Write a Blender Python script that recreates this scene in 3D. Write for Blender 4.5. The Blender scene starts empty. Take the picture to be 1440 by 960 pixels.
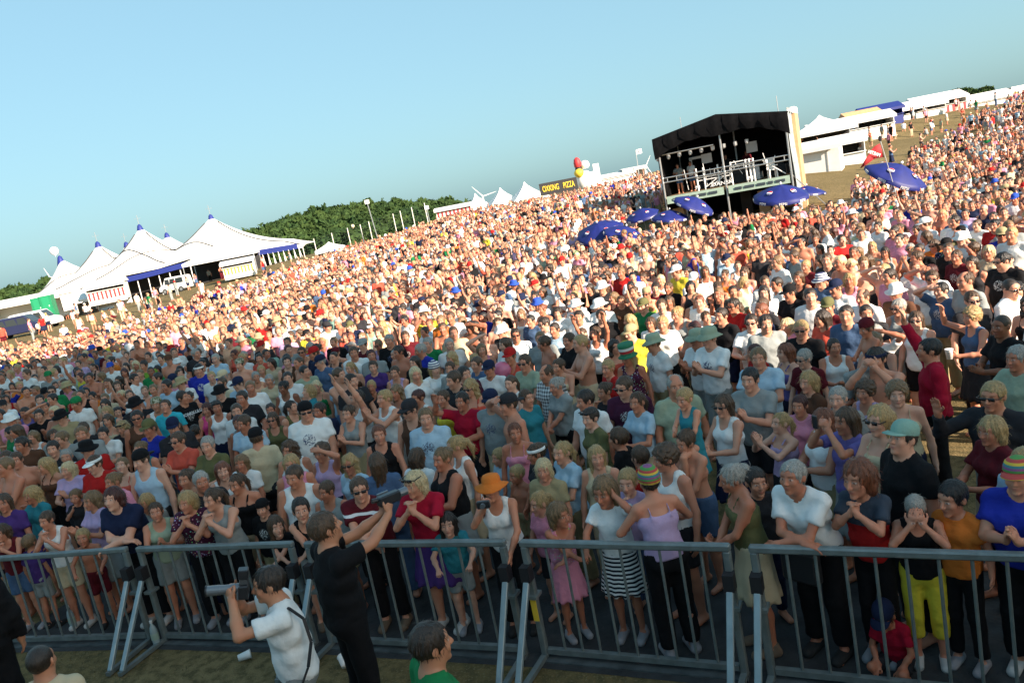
import bpy, bmesh, math, random
import numpy as np
from mathutils import Matrix, Vector
random.seed(7); rng = np.random.default_rng(7)
SC = bpy.context.scene
COL = SC.collection

# ---------------------------------------------------------------- camera (a 28 mm lens held tilted, from the stage front)
FPX, CAM_H, ROLL, PITCH = 1120.0, 4.05, math.radians(11.0), math.radians(10.0)
cd = bpy.data.cameras.new('camera'); cam = bpy.data.objects.new('camera', cd); COL.objects.link(cam)
cd.sensor_width = 36.0; cd.lens = FPX / 1440 * 36; cd.clip_start = .1; cd.clip_end = 6000
_F = Vector((0, math.cos(PITCH), -math.sin(PITCH))); _U = Vector((0, math.sin(PITCH), math.cos(PITCH))); _X = Vector((1, 0, 0))
_r = _X * math.cos(ROLL) - _U * math.sin(ROLL); _u = _X * math.sin(ROLL) + _U * math.cos(ROLL)
cam.matrix_world = Matrix(((_r.x, _u.x, -_F.x, 0), (_r.y, _u.y, -_F.y, 0), (_r.z, _u.z, -_F.z, CAM_H), (0, 0, 0, 1)))
SC.camera = cam

# ---------------------------------------------------------------- daylight: low warm evening sun behind the camera on the right
SUN_EL, SUN_AZ = math.radians(23.5), math.radians(136)      # azimuth of the sun, clockwise from +Y (the view direction)
W = bpy.data.worlds.new('World'); SC.world = W; W.use_nodes = True
nt = W.node_tree; bg = nt.nodes['Background']
sky = nt.nodes.new('ShaderNodeTexSky'); sky.sky_type = 'NISHITA'; sky.sun_disc = False
sky.sun_elevation = SUN_EL; sky.sun_rotation = SUN_AZ; sky.air_density = 1.0; sky.dust_density = 2.0; sky.ozone_density = 2.0
gm = nt.nodes.new('ShaderNodeGamma'); gm.inputs[1].default_value = .37    # flattens the sky's brightness over the whole dome to lift the shade
tn = nt.nodes.new('ShaderNodeMix'); tn.data_type = 'RGBA'; tn.blend_type = 'MULTIPLY'; tn.inputs[0].default_value = 1.0; tn.inputs[7].default_value = (.63, .95, 1.05, 1)
nt.links.new(sky.outputs[0], gm.inputs[0]); nt.links.new(gm.outputs[0], tn.inputs[6]); nt.links.new(tn.outputs[2], bg.inputs[0]); bg.inputs[1].default_value = .115
sl = bpy.data.lights.new('sun', 'SUN'); sl.energy = 3.5; sl.angle = math.radians(.5); sl.color = (1.0, .82, .66)
sun = bpy.data.objects.new('sun', sl); COL.objects.link(sun)
SUN_DIR = Vector((math.sin(SUN_AZ) * math.cos(SUN_EL), math.cos(SUN_AZ) * math.cos(SUN_EL), math.sin(SUN_EL)))
sun.rotation_euler = SUN_DIR.to_track_quat('Z', 'Y').to_euler()
VS = SC.view_settings; VS.view_transform = 'Standard'; VS.look = 'None'; VS.gamma = 1; VS.use_curve_mapping = False; VS.exposure = 2.05

# ---------------------------------------------------------------- helpers
def px_ray(x, y):
    u = x - 720; v = 480 - y
    a = u * math.cos(ROLL) + v * math.sin(ROLL); b = -u * math.sin(ROLL) + v * math.cos(ROLL)
    return (a, b * math.sin(PITCH) + FPX * math.cos(PITCH), b * math.cos(PITCH) - FPX * math.sin(PITCH))
def at_z(x, y, z):
    d = px_ray(x, y); t = (z - CAM_H) / d[2]; return d[0] * t, d[1] * t
def at_Y(x, y, Y):
    d = px_ray(x, y); t = Y / d[1]; return d[0] * t, CAM_H + d[2] * t
def project(X, Y, Z):
    Z = Z - CAM_H; b = Y * math.sin(PITCH) + Z * math.cos(PITCH); c = Y * math.cos(PITCH) - Z * math.sin(PITCH)
    a = X * FPX / c; b = b * FPX / c
    return 720 + a * math.cos(ROLL) - b * math.sin(ROLL), 480 - (a * math.sin(ROLL) + b * math.cos(ROLL))
def hexlin(h):
    c = [int(h[i:i + 2], 16) / 255 for i in (0, 2, 4)]
    return tuple(((x / 12.92) if x <= .04045 else ((x + .055) / 1.055) ** 2.4) for x in c)
def tag(o, label=None, cat=None, group=None, kind=None):
    if label: o['label'] = label
    if cat: o['category'] = cat
    if group: o['group'] = group
    if kind: o['kind'] = kind
    return o
def empty(name, loc=(0, 0, 0), rz=0, parent=None):
    o = bpy.data.objects.new(name, None); COL.objects.link(o); o.location = loc; o.rotation_euler = (0, 0, rz); o.empty_display_size = .1
    if parent: o.parent = parent
    return o
def add(name, me, parent=None, loc=(0, 0, 0), rz=0, color=None):
    o = bpy.data.objects.new(name, me); COL.objects.link(o); o.location = loc; o.rotation_euler = (0, 0, rz)
    if parent: o.parent = parent
    if color: o.color = (*color[:3], 1)
    return o

# ---------------------------------------------------------------- materials
def new_mat(name):
    m = bpy.data.materials.new(name); m.use_nodes = True
    return m, m.node_tree, m.node_tree.nodes['Principled BSDF']
def simple(name, col, rough=.6, metal=0., noise=.0, nscale=20., bump=0., bscale=60.):
    m, t, b = new_mat(name); b.inputs['Roughness'].default_value = rough; b.inputs['Metallic'].default_value = metal
    if noise:
        tc = t.nodes.new('ShaderNodeTexCoord'); n = t.nodes.new('ShaderNodeTexNoise'); n.inputs['Scale'].default_value = nscale; n.inputs['Detail'].default_value = 6
        t.links.new(tc.outputs['Object'], n.inputs['Vector'])
        mr = t.nodes.new('ShaderNodeMapRange'); mr.inputs[1].default_value = .3; mr.inputs[2].default_value = .7; mr.inputs[3].default_value = 1 - noise; mr.inputs[4].default_value = 1 + noise
        t.links.new(n.outputs[0], mr.inputs[0])
        mx = t.nodes.new('ShaderNodeVectorMath'); mx.operation = 'SCALE'; mx.inputs[0].default_value = col[:3]; t.links.new(mr.outputs[0], mx.inputs['Scale'])
        t.links.new(mx.outputs[0], b.inputs['Base Color'])
    else: b.inputs['Base Color'].default_value = (*col[:3], 1)
    if bump:
        n2 = t.nodes.new('ShaderNodeTexNoise'); n2.inputs['Scale'].default_value = bscale; n2.inputs['Detail'].default_value = 4
        tc2 = t.nodes.new('ShaderNodeTexCoord'); t.links.new(tc2.outputs['Object'], n2.inputs['Vector'])
        bp = t.nodes.new('ShaderNodeBump'); bp.inputs['Strength'].default_value = bump; bp.inputs['Distance'].default_value = .02
        t.links.new(n2.outputs[0], bp.inputs['Height']); t.links.new(bp.outputs[0], b.inputs['Normal'])
    return m
def col_source(t, src):
    """colour of the individual: object colour, or an attribute of the instance in the crowd"""
    if src == 'OBJ': return t.nodes.new('ShaderNodeObjectInfo').outputs['Color']
    a = t.nodes.new('ShaderNodeAttribute'); a.attribute_type = 'INSTANCER'; a.attribute_name = src; return a.outputs['Color']
def mixc(t, fac, a, b, mode='MIX'):
    n = t.nodes.new('ShaderNodeMix'); n.data_type = 'RGBA'; n.blend_type = mode
    def put(i, v):
        if hasattr(v, 'is_output'): t.links.new(v, n.inputs[i])
        elif isinstance(v, (int, float)): n.inputs[i].default_value = v
        else: n.inputs[i].default_value = (*v[:3], 1)
    put(0, fac); put(6, a); put(7, b); return n.outputs[2]
def mathn(t, op, a, b=None):
    n = t.nodes.new('ShaderNodeMath'); n.operation = op
    for i, v in enumerate((a, b)):
        if v is None: continue
        if hasattr(v, 'is_output'): t.links.new(v, n.inputs[i])
        else: n.inputs[i].default_value = v
    return n.outputs[0]
def noise_n(t, scale, coord='Object', detail=3, vec=None):
    n = t.nodes.new('ShaderNodeTexNoise'); n.inputs['Scale'].default_value = scale; n.inputs['Detail'].default_value = detail
    if vec is None: vec = t.nodes.new('ShaderNodeTexCoord').outputs[coord]
    t.links.new(vec, n.inputs['Vector']); return n.outputs[0]
def ramp(t, fac, a, b):
    m = t.nodes.new('ShaderNodeMapRange'); m.inputs[1].default_value = a; m.inputs[2].default_value = b; t.links.new(fac, m.inputs[0]); return m.outputs[0]
def bump_n(t, b, h, s, d=.01):
    n = t.nodes.new('ShaderNodeBump'); n.inputs['Strength'].default_value = s; n.inputs['Distance'].default_value = d
    t.links.new(h, n.inputs['Height']); t.links.new(n.outputs[0], b.inputs['Normal'])
def skin_mat(name, src):
    m, t, b = new_mat(name); c = col_source(t, src)
    nz = noise_n(t, 9, detail=3); c = mixc(t, ramp(t, nz, .35, .7), c, mixc(t, .20, c, (.55, .11, .06), 'MIX'))
    at = t.nodes.new('ShaderNodeAttribute'); at.attribute_name = 'feat'; sp = t.nodes.new('ShaderNodeSeparateColor'); t.links.new(at.outputs['Color'], sp.inputs[0])
    c = mixc(t, mathn(t, 'MULTIPLY', sp.outputs[0], .65), c, (.36, .09, .075)); c = mixc(t, sp.outputs[2], c, (.62, .58, .54)); c = mixc(t, mathn(t, 'MULTIPLY', sp.outputs[1], .9), c, (.035, .02, .014))
    t.links.new(c, b.inputs['Base Color']); b.inputs['Roughness'].default_value = .48; b.inputs['Specular IOR Level'].default_value = .35
    return m
def hair_mat(name, src):
    m, t, b = new_mat(name); c = col_source(t, src)
    tc = t.nodes.new('ShaderNodeTexCoord'); mp = t.nodes.new('ShaderNodeMapping'); mp.inputs['Scale'].default_value = (1, 1, .18); t.links.new(tc.outputs['Object'], mp.inputs[0])
    n = noise_n(t, 190, vec=mp.outputs[0], detail=5)
    c = mixc(t, ramp(t, n, .35, .68), mixc(t, .5, c, (0, 0, 0)), mixc(t, .45, c, (1.9, 1.8, 1.6), 'MULTIPLY'))
    t.links.new(c, b.inputs['Base Color']); b.inputs['Roughness'].default_value = .42; bump_n(t, b, n, .8, .008)
    return m
def cloth_mat(name, src, pat=None):
    m, t, b = new_mat(name); c = col_source(t, src)
    tc = t.nodes.new('ShaderNodeTexCoord'); sx = t.nodes.new('ShaderNodeSeparateXYZ'); t.links.new(tc.outputs['Object'], sx.inputs[0])
    def wave(o, f): return mathn(t, 'GREATER_THAN', mathn(t, 'SINE', mathn(t, 'MULTIPLY', o, f)), 0.)
    if pat == 'stripe': c = mixc(t, wave(sx.outputs[2], 150), c, (.75, .76, .76))
    if pat == 'darkstripe': c = mixc(t, wave(sx.outputs[2], 150), c, (.02, .022, .03))
    if pat == 'check':
        f = mathn(t, 'MULTIPLY', mathn(t, 'ADD', wave(sx.outputs[2], 130), wave(sx.outputs[0], 130)), .45); c = mixc(t, f, (.78, .8, .8), c)
    if pat == 'floral':
        v = t.nodes.new('ShaderNodeTexVoronoi'); v.inputs['Scale'].default_value = 34; t.links.new(tc.outputs['Object'], v.inputs['Vector'])
        c = mixc(t, ramp(t, v.outputs['Distance'], .32, .22), c, mixc(t, .7, (.8, .75, .72), v.outputs['Color']))
    if pat == 'trim':     # pale yoke band across the chest
        z = mathn(t, 'MULTIPLY', mathn(t, 'GREATER_THAN', sx.outputs[2], 1.335), mathn(t, 'LESS_THAN', sx.outputs[2], 1.36)); c = mixc(t, z, c, (.75, .75, .75))
    if pat == 'yoke': c = mixc(t, mathn(t, 'GREATER_THAN', sx.outputs[2], 1.24), c, (.045, .06, .085))
    if pat in ('emblem', 'emblemw'):   # small printed blot on the chest
        d = t.nodes.new('ShaderNodeVectorMath'); d.operation = 'DISTANCE'; t.links.new(tc.outputs['Object'], d.inputs[0]); d.inputs[1].default_value = (.0, -.15, 1.27)
        nn = noise_n(t, 55); f = mathn(t, 'MULTIPLY', ramp(t, d.outputs['Value'], .085, .07), ramp(t, nn, .48, .54)); c = mixc(t, f, c, (.10, .12, .2) if pat == 'emblem' else (.62, .62, .60))
    n = noise_n(t, 7, detail=4); c = mixc(t, ramp(t, n, .3, .75), mixc(t, .14, c, (0, 0, 0)), c)
    t.links.new(c, b.inputs['Base Color']); b.inputs['Roughness'].default_value = .85; b.inputs['Specular IOR Level'].default_value = .2
    n2 = noise_n(t, 11, detail=4); bump_n(t, b, n2, .5, .035)
    return m
M = {}
M['skin'] = skin_mat('skin', 'OBJ'); M['hair'] = hair_mat('hair', 'OBJ')
for p_ in (None, 'stripe', 'darkstripe', 'check', 'floral', 'trim', 'yoke', 'emblem', 'emblemw'): M['cloth' + (p_ or '')] = cloth_mat('cloth_' + (p_ or 'plain'), 'OBJ', p_)
M['cskin'] = skin_mat('crowd_skin', 'ck'); M['chair'] = hair_mat('crowd_hair', 'ch'); M['cshirt'] = cloth_mat('crowd_shirt', 'cs'); M['cbottom'] = cloth_mat('crowd_bottom', 'cb')
M['lens'] = simple('dark_lens', (.012, .011, .012), .12)
M['objc'] = None
def objcol(name, rough=.6, metal=0.):
    m, t, b = new_mat(name); t.links.new(col_source(t, 'OBJ'), b.inputs['Base Color']); b.inputs['Roughness'].default_value = rough; b.inputs['Metallic'].default_value = metal; return m
M['paint'] = objcol('paint', .55)
M['hat'] = M['cloth']
# ---------------------------------------------------------------- figures: signed-distance bodies
# A body is modelled as one smooth union of tapered limbs and polygonised as one closed surface.
def V3(*a): return np.array(a, dtype=np.float64)
def nrm(v): return v / max(1e-9, np.linalg.norm(v))
def rotm(axis, deg):
    a = math.radians(deg); c, s = math.cos(a), math.sin(a)
    return {'x': np.array([[1,0,0],[0,c,-s],[0,s,c]]), 'y': np.array([[c,0,s],[0,1,0],[-s,0,c]]), 'z': np.array([[c,-s,0],[s,c,0],[0,0,1]])}[axis]

def axis_steps(lo, hi, coarse, fines):
    out = [lo]; x = lo
    while x < hi:
        h = coarse
        for (a, b, s) in fines:
            if a - coarse < x < b: h = min(h, s)
        x += h; out.append(x)
    return np.array(out)

class Field:
    def __init__(self, lo, hi, step, fines=()):
        self.ax = [axis_steps(lo[i], hi[i], step, [(f[0][i], f[1][i], f[2]) for f in fines]) for i in range(3)]
        self.F = np.full([len(a) for a in self.ax], 9.0, dtype=np.float32)
    def block(self, lo, hi):
        sl = []
        for i in range(3):
            a = self.ax[i]
            i0 = max(0, int(np.searchsorted(a, lo[i])) - 1); i1 = min(len(a), int(np.searchsorted(a, hi[i])) + 1)
            if i1 <= i0: return None, None
            sl.append(slice(i0, i1))
        P = np.stack(np.meshgrid(self.ax[0][sl[0]], self.ax[1][sl[1]], self.ax[2][sl[2]], indexing='ij'), -1).astype(np.float32)
        return tuple(sl), P
    def put(self, sl, d, k, sub=False):
        a = self.F[sl]
        if sub:
            d = -d
            h = np.maximum(k - np.abs(a - d), 0) / k if k > 0 else 0
            self.F[sl] = np.maximum(a, d) + (h * h * k * .25)
        else:
            h = np.maximum(k - np.abs(a - d), 0) / k if k > 0 else 0
            self.F[sl] = np.minimum(a, d) - (h * h * k * .25)
    def cone(self, a, b, ra, rb, k=.02, clip=False, sub=False, flat=None):
        m = max(ra, rb) + k + .03
        sl, P = self.block(np.minimum(a, b) - m, np.maximum(a, b) + m)
        if sl is None: return
        ab = (b - a).astype(np.float32); L2 = float(ab @ ab) + 1e-9
        q = P - a.astype(np.float32)
        t0 = (q @ ab) / L2; t = np.clip(t0, 0, 1)
        w = q - t[..., None] * ab
        if flat is not None:                      # (side axis, widen factor): an elliptic section
            s = (w @ flat[0].astype(np.float32)); w = w - (s * (1 - 1 / flat[1]))[..., None] * flat[0].astype(np.float32)
        d = np.sqrt((w * w).sum(-1)) - (ra + (rb - ra) * t)
        if clip: d = np.maximum(d, (t0 - 1) * math.sqrt(L2))
        self.put(sl, d, k, sub)
    def ell(self, c, r, R=None, k=.02, sub=False):
        m = max(r) + k + .02
        sl, P = self.block(c - m, c + m)
        if sl is None: return
        q = P - c.astype(np.float32)
        if R is not None: q = q @ R.astype(np.float32)
        d = (np.sqrt((q * q / (np.array(r, dtype=np.float32) ** 2)).sum(-1)) - 1) * min(r)
        self.put(sl, d, k, sub)
    def plane(self, c, n, k=.004):
        P = np.stack(np.meshgrid(*self.ax, indexing='ij'), -1).astype(np.float32)
        d = (P - c.astype(np.float32)) @ n.astype(np.float32)
        self.F = np.maximum(self.F, d)
    def wave(self, amp, freq, seed):
        X, Y, Z = np.meshgrid(*[a.astype(np.float32) for a in self.ax], indexing='ij')
        s = seed * 1.7
        n = np.sin(X * freq + 1.3 * np.sin(Z * freq * .7 + s)) * np.sin(Z * freq * .8 + X * freq * .5 + s * 2) + .6 * np.sin(Y * freq * 1.2 + Z * freq * .55 + s * 3)
        self.F += (amp * n).astype(np.float32)
    def mesh(self):
        F = self.F; nx, ny, nz = F.shape; ins = F < 0
        cs = (nx - 1, ny - 1, nz - 1); nc = cs[0] * cs[1] * cs[2]
        cid, pos, quads = [], [], []
        def flat(i, j, k): return (i * cs[1] + j) * cs[2] + k
        for axn in range(3):
            s0 = [slice(None)] * 3; s1 = [slice(None)] * 3
            s0[axn] = slice(0, -1); s1[axn] = slice(1, None)
            idx = np.nonzero(ins[tuple(s0)] != ins[tuple(s1)])
            if len(idx[0]) == 0: continue
            i = [x.copy() for x in idx]; i1 = [x.copy() for x in idx]; i1[axn] = i1[axn] + 1
            f0 = F[tuple(i)]; f1 = F[tuple(i1)]
            t = f0 / (f0 - f1)
            p = np.stack([self.ax[a][i[a]] for a in range(3)], -1)
            p[:, axn] += t * (self.ax[axn][i1[axn]] - self.ax[axn][i[axn]])
            o1, o2 = (axn + 1) % 3, (axn + 2) % 3
            ok = (i[o1] > 0) & (i[o1] < F.shape[o1] - 1) & (i[o2] > 0) & (i[o2] < F.shape[o2] - 1)
            i = [x[ok] for x in i]; p = p[ok]; neg = (f0 < 0)[ok]
            q = []
            for (d1, d2) in ((0, 0), (1, 0), (1, 1), (0, 1)):
                j = [x.copy() for x in i]; j[o1] = j[o1] - 1 + d1; j[o2] = j[o2] - 1 + d2
                c = flat(*j); cid.append(c); pos.append(p); q.append(c)
            q = np.stack(q, -1); q[~neg] = q[~neg][:, ::-1]
            quads.append(q)
        cid = np.concatenate(cid); pos = np.concatenate(pos); quads = np.concatenate(quads)
        u, inv = np.unique(cid, return_inverse=True)
        n = np.bincount(inv)
        v = np.stack([np.bincount(inv, weights=pos[:, a]) / n for a in range(3)], -1)
        return v, np.searchsorted(u, quads)

def to_mesh(name, v, q, mats, smooth=True):
    me = bpy.data.meshes.new(name)
    q = np.asarray(q); k = q.shape[1]
    me.vertices.add(len(v)); me.vertices.foreach_set('co', np.asarray(v, dtype=np.float32).ravel())
    me.loops.add(q.size); me.loops.foreach_set('vertex_index', q.astype(np.int32).ravel())
    me.polygons.add(len(q)); me.polygons.foreach_set('loop_start', np.arange(0, q.size, k, dtype=np.int32))
    try: me.polygons.foreach_set('loop_total', np.full(len(q), k, dtype=np.int32))
    except Exception: pass
    if smooth: me.polygons.foreach_set('use_smooth', np.ones(len(q), dtype=bool))
    me.update(calc_edges=True); me.validate()
    for m in (mats if isinstance(mats, (list, tuple)) else [mats]): me.materials.append(m)
    return me

# body proportions at 1.75 m (child: larger head, shorter limbs, scaled afterwards)
BUILD = {
 'm': dict(sh=.185, hip=.088, chest=(.165,.118), waist=(.148,.108), pel=(.158,.112), arm=.049, fore=.040, neck=.058, bust=0, head=1.0, thigh=.082),
 'b': dict(sh=.195, hip=.095, chest=(.192,.145), waist=(.19,.150), pel=(.182,.135), arm=.060, fore=.046, neck=.066, bust=0, head=1.0, thigh=.094),
 'f': dict(sh=.162, hip=.092, chest=(.145,.105), waist=(.122,.095), pel=(.166,.115), arm=.042, fore=.034, neck=.047, bust=.058, head=.98, thigh=.086),
 'g': dict(sh=.178, hip=.100, chest=(.178,.135), waist=(.170,.138), pel=(.195,.140), arm=.056, fore=.041, neck=.054, bust=.082, head=.99, thigh=.100),
 'c': dict(sh=.150, hip=.082, chest=(.138,.105), waist=(.125,.100), pel=(.140,.105), arm=.040, fore=.034, neck=.046, bust=0, head=1.22, thigh=.070),
}
# arms: hand targets (root frame, person faces -Y, own right hand is at -X), elbow hints, hand direction, palm normal
def A(t, e, d=None, n=None, curl=25): return dict(t=V3(*t), e=V3(*e), d=None if d is None else nrm(V3(*d)), n=None if n is None else nrm(V3(*n)), curl=curl)
def mir(a):
    s = V3(-1, 1, 1); return dict(t=a['t'] * s, e=a['e'] * s, d=None if a['d'] is None else a['d'] * s, n=None if a['n'] is None else a['n'] * s, curl=a['curl'])
DOWN = A((.27, -.03, .86), (.4, .5, 0), n=(-1, -.2, 0))
DOWN2 = A((.25, -.14, .90), (.5, .6, 0), n=(-1, .3, 0))
CLAPL = A((.035, -.31, 1.28), (.7, .1, -1), d=(-.15, -.5, .8), n=(-1, 0, 0), curl=12)
CLAPLO = A((.04, -.30, 1.16), (.8, .1, -.8), d=(-.2, -.8, .45), n=(-1, 0, .1), curl=18)
CLAPHI = A((.04, -.33, 1.46), (.8, -.1, -.8), d=(-.1, -.3, .95), n=(-1, 0, 0), curl=10)
MOUTH = A((.025, -.21, 1.44), (.8, -.2, -1), d=(-.25, .15, .9), n=(-.9, .3, 0), curl=55)
RAILX = A((-.10, -.40, 1.10), (.9, .1, -.3), d=(-.9, -.2, -.3), n=(0, .3, -1), curl=45)
RAILX2 = A((-.13, -.36, 1.13), (.9, .1, -.3), d=(-1, .1, -.1), n=(0, 0, -1), curl=30)
GRIP = A((.20, -.36, 1.11), (.8, .3, -.4), d=(0, -.8, -.3), n=(0, -.2, -1), curl=80)
DANGLE = A((.12, -.46, 1.02), (.9, .2, .2), d=(0, -.3, -1), n=(-1, 0, 0), curl=25)
UP = A((.30, -.18, 1.92), (1, .1, 0), d=(0, -.1, 1), n=(0, -1, 0), curl=18)
UPBENT = A((.24, -.26, 1.70), (1, 0, -.5), d=(0, -.1, 1), n=(0, -1, 0), curl=50)
WAVE = A((.34, -.24, 1.50), (.5, .1, -1), d=(0, -.2, 1), n=(0, -1, 0), curl=8)
BROW = A((.09, -.16, 1.69), (1, -.2, .1), d=(-.95, .05, .15), n=(0, .6, -.6), curl=12)
EAR = A((.10, -.06, 1.62), (.9, -.5, -.6), d=(-.3, .5, .8), n=(-.7, 0, .3), curl=50)
CROSS = A((-.13, -.20, 1.17), (.9, .1, -.7), d=(-.9, .3, .1), n=(0, .8, 0), curl=40)
HIPH = A((.20, -.03, 1.02), (1, .4, 0), d=(-.4, -.5, -.6), n=(-.6, .2, 0), curl=30)
CAM = A((.05, -.26, 1.60), (.8, -.1, -1), d=(-.35, -.2, .8), n=(-.6, .6, 0), curl=75)
CAMHI = A((.04, -.46, 1.54), (.6, 0, -1), d=(-.3, -.5, .8), n=(-.8, .5, 0), curl=80)
CUP = A((.12, -.34, 1.18), (.8, .2, -.7), d=(-.45, -.75, .2), n=(-.75, .45, .1), curl=70)
FACE = A((.05, -.21, 1.56), (.9, -.3, -1), d=(-.2, .05, .95), n=(-.4, .9, 0), curl=20)
HOLD = A((-.02, -.30, 1.02), (.9, .3, -.4), d=(-.9, -.35, .1), n=(0, .6, .7), curl=50)
LAP = A((.12, -.30, .98), (.8, .5, -.2), d=(0, -.8, -.4), n=(0, 0, -1), curl=20)
POSE = {
 'stand':  dict(L=DOWN, R=mir(DOWN)), 'stand2': dict(L=DOWN2, R=mir(DOWN), hy=18), 'stand3': dict(L=DOWN, R=mir(DOWN2), hy=-20, hp=6),
 'up2':    dict(L=DOWN, R=mir(DOWN), hp=-16, hy=10),
 'clap':   dict(L=CLAPL, R=mir(CLAPL)), 'clap2': dict(L=CLAPLO, R=mir(CLAPLO), hy=14), 'claphi': dict(L=CLAPHI, R=mir(CLAPHI), hp=-8),
 'clap3':  dict(L=CLAPL, R=mir(CLAPLO), hy=-16, ht=5),
 'mouth':  dict(L=MOUTH, R=mir(MOUTH), hp=6), 'mouth1': dict(L=DOWN2, R=mir(MOUTH), hp=4), 'face': dict(L=FACE, R=mir(FACE), hp=14, lean=8),
 'cross':  dict(L=CROSS, R=mir(CROSS)), 'hip': dict(L=HIPH, R=mir(DOWN)), 'hips': dict(L=HIPH, R=mir(HIPH), hy=10),
 'hold':   dict(L=HOLD, R=mir(HOLD), hp=6),
 'rup':    dict(L=DOWN, R=mir(UP), hp=-6), 'lup': dict(L=UP, R=mir(DOWN2), hp=-4), 'bup': dict(L=UP, R=mir(UP), hp=-6),
 'rbent':  dict(L=CUP, R=mir(UPBENT)), 'wave': dict(L=DOWN, R=mir(WAVE)), 'brow': dict(L=BROW, R=mir(DOWN)), 'rbrow': dict(L=DOWN, R=mir(BROW)),
 'ear':    dict(L=EAR, R=mir(GRIP)), 'cup': dict(L=DOWN, R=mir(CUP)), 'cam': dict(L=CAM, R=mir(CAM)),
 'railx':  dict(L=RAILX, R=mir(RAILX2), lean=20, hp=-8), 'railx2': dict(L=RAILX2, R=mir(RAILX), lean=14, hy=22, hp=0),
 'grip':   dict(L=GRIP, R=mir(GRIP), lean=10, hp=-4), 'grip2': dict(L=GRIP, R=mir(RAILX2), lean=16, hy=-22),
 'dangle': dict(L=DANGLE, R=mir(CAM), lean=16, hp=-10), 'railmouth': dict(L=MOUTH, R=mir(MOUTH), lean=10, hp=2, hy=-12),
 'railclap': dict(L=CLAPL, R=mir(CLAPL), lean=8, hp=-4), 'railear': dict(L=EAR, R=mir(GRIP), lean=6, hp=8, hy=-10),
 'shoot':  dict(L=CAM, R=mir(CAM), lean=3, hp=0), 'video': dict(L=CAMHI, R=mir(CAMHI), hp=-10),
 'sit':    dict(L=LAP, R=mir(CLAPLO), sit=1, hp=8), 'crouch': dict(L=LAP, R=mir(LAP), sit=2, hp=22, lean=22),
 'hug':    dict(L=HOLD, R=mir(HOLD), hp=10, ht=14, lean=6),
 'walk':   dict(L=DOWN2, R=mir(DOWN), stride=1),
}
BODIES = {}
def skeleton(build, pose):
    B = BUILD[build]; p = POSE[pose]
    lean = p.get('lean', 0); S = rotm('x', lean)
    hip = V3(0, 0, .95)
    def sp(v): return hip + S @ (V3(*v) - hip)          # spine frame
    k = {}
    k['pel'] = hip.copy(); k['waist'] = sp((0, .005, 1.10)); k['chest'] = sp((0, .01, 1.28)); k['top'] = sp((0, .02, 1.415)); k['neck'] = sp((0, .022, 1.47))
    HS = B['head']
    k['S'] = S
    R = rotm('z', p.get('hy', 0)) @ rotm('y', p.get('ht', 0)) @ rotm('x', p.get('hp', 0) + lean * .15)
    k['headR'] = R
    k['neck2'] = sp((0, .0, 1.53))
    k['head'] = k['neck2'] + R @ V3(0, -.012, .085 * HS)
    k['HS'] = HS
    for s, key in ((1, 'L'), (-1, 'R')):
        a = p[key]; sh = sp((s * B['sh'], .022, 1.405)); T = a['t'].copy()
        if lean and pose in ('face', 'railmouth', 'railclap', 'railear', 'shoot', 'dangle') and a['t'][2] > 1.15: T = sp(T) if pose != 'dangle' or key == 'R' else T
        if build == 'c' and T[2] > 1.4: T = T + V3(0, -.02, -.0)
        l1, l2 = (.285, .25) if build != 'c' else (.25, .22)
        dv = T - sh; D = np.linalg.norm(dv); D2 = min(max(D, .12), l1 + l2 - .006); dv = nrm(dv); T = sh + dv * D2
        aa = (l1 * l1 - l2 * l2 + D2 * D2) / (2 * D2); hh = math.sqrt(max(0, l1 * l1 - aa * aa))
        e = a['e'] - dv * (a['e'] @ dv); el = sh + dv * aa + nrm(e) * hh
        k['sh' + key], k['el' + key], k['wr' + key] = sh, el, T
        k['hd' + key] = a['d'] if a['d'] is not None else nrm(T - el)
        n = a['n'] if a['n'] is not None else V3(0, 1, 0)
        d = k['hd' + key]; n = nrm(n - d * (n @ d)); k['hn' + key] = n; k['curl' + key] = a['curl']
        st = p.get('stride', 0) * s; sit = p.get('sit', 0)
        hj = V3(s * B['hip'], 0, .92)
        if sit == 1: kn = V3(s * .13, -.40, .90); an = V3(s * .12, -.40, .50)
        elif sit == 2: hj = V3(s * B['hip'], 0, .93); kn = V3(s * .17, -.36, .98); an = V3(s * .13, -.05, .60)
        else: kn = V3(s * (B['hip'] + .012), -.015 - .10 * st, .50); an = V3(s * (B['hip'] + .02), .02 - .16 * st + (.10 if st < 0 else 0), .085)
        k['hj' + key], k['kn' + key], k['an' + key] = hj, kn, an
    return B, k

def head_parts(F, c, R, HS):
    def P(x, y, z): return c + R @ (V3(x, y, z) * HS)
    def r(*a): return tuple(x * HS for x in a)
    F.ell(P(0, .012, .025), r(.077, .096, .092), R, .02)
    F.ell(P(0, -.028, -.045), r(.060, .068, .078), R, .04)
    F.ell(P(0, -.066, .03), r(.056, .030, .035), R, .02)            # brow and forehead
    for s in (-1, 1):
        F.ell(P(s * .040, -.066, -.028), r(.024, .024, .026), R, .02)  # cheeks
        F.ell(P(s * .031, -.103, .006), r(.018, .016, .011), R, .012, sub=True)
        F.ell(P(s * .031, -.082, .004), r(.014, .014, .010), R, .003)
        F.ell(P(s * .080, .012, -.008), r(.011, .020, .031), R @ rotm('z', -18 * s), .006)
    F.cone(P(0, -.094, .008), P(0, -.116, -.030), .009 * HS, .013 * HS, .012)
    for s in (-1, 1): F.ell(P(s * .012, -.104, -.034), r(.009, .011, .008), R, .006)
    F.ell(P(0, -.093, -.060), r(.023, .010, .007), R, .006)
    F.ell(P(0, -.091, -.073), r(.020, .010, .008), R, .006)
    F.ell(P(0, -.078, -.104), r(.024, .020, .018), R, .02)

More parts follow.
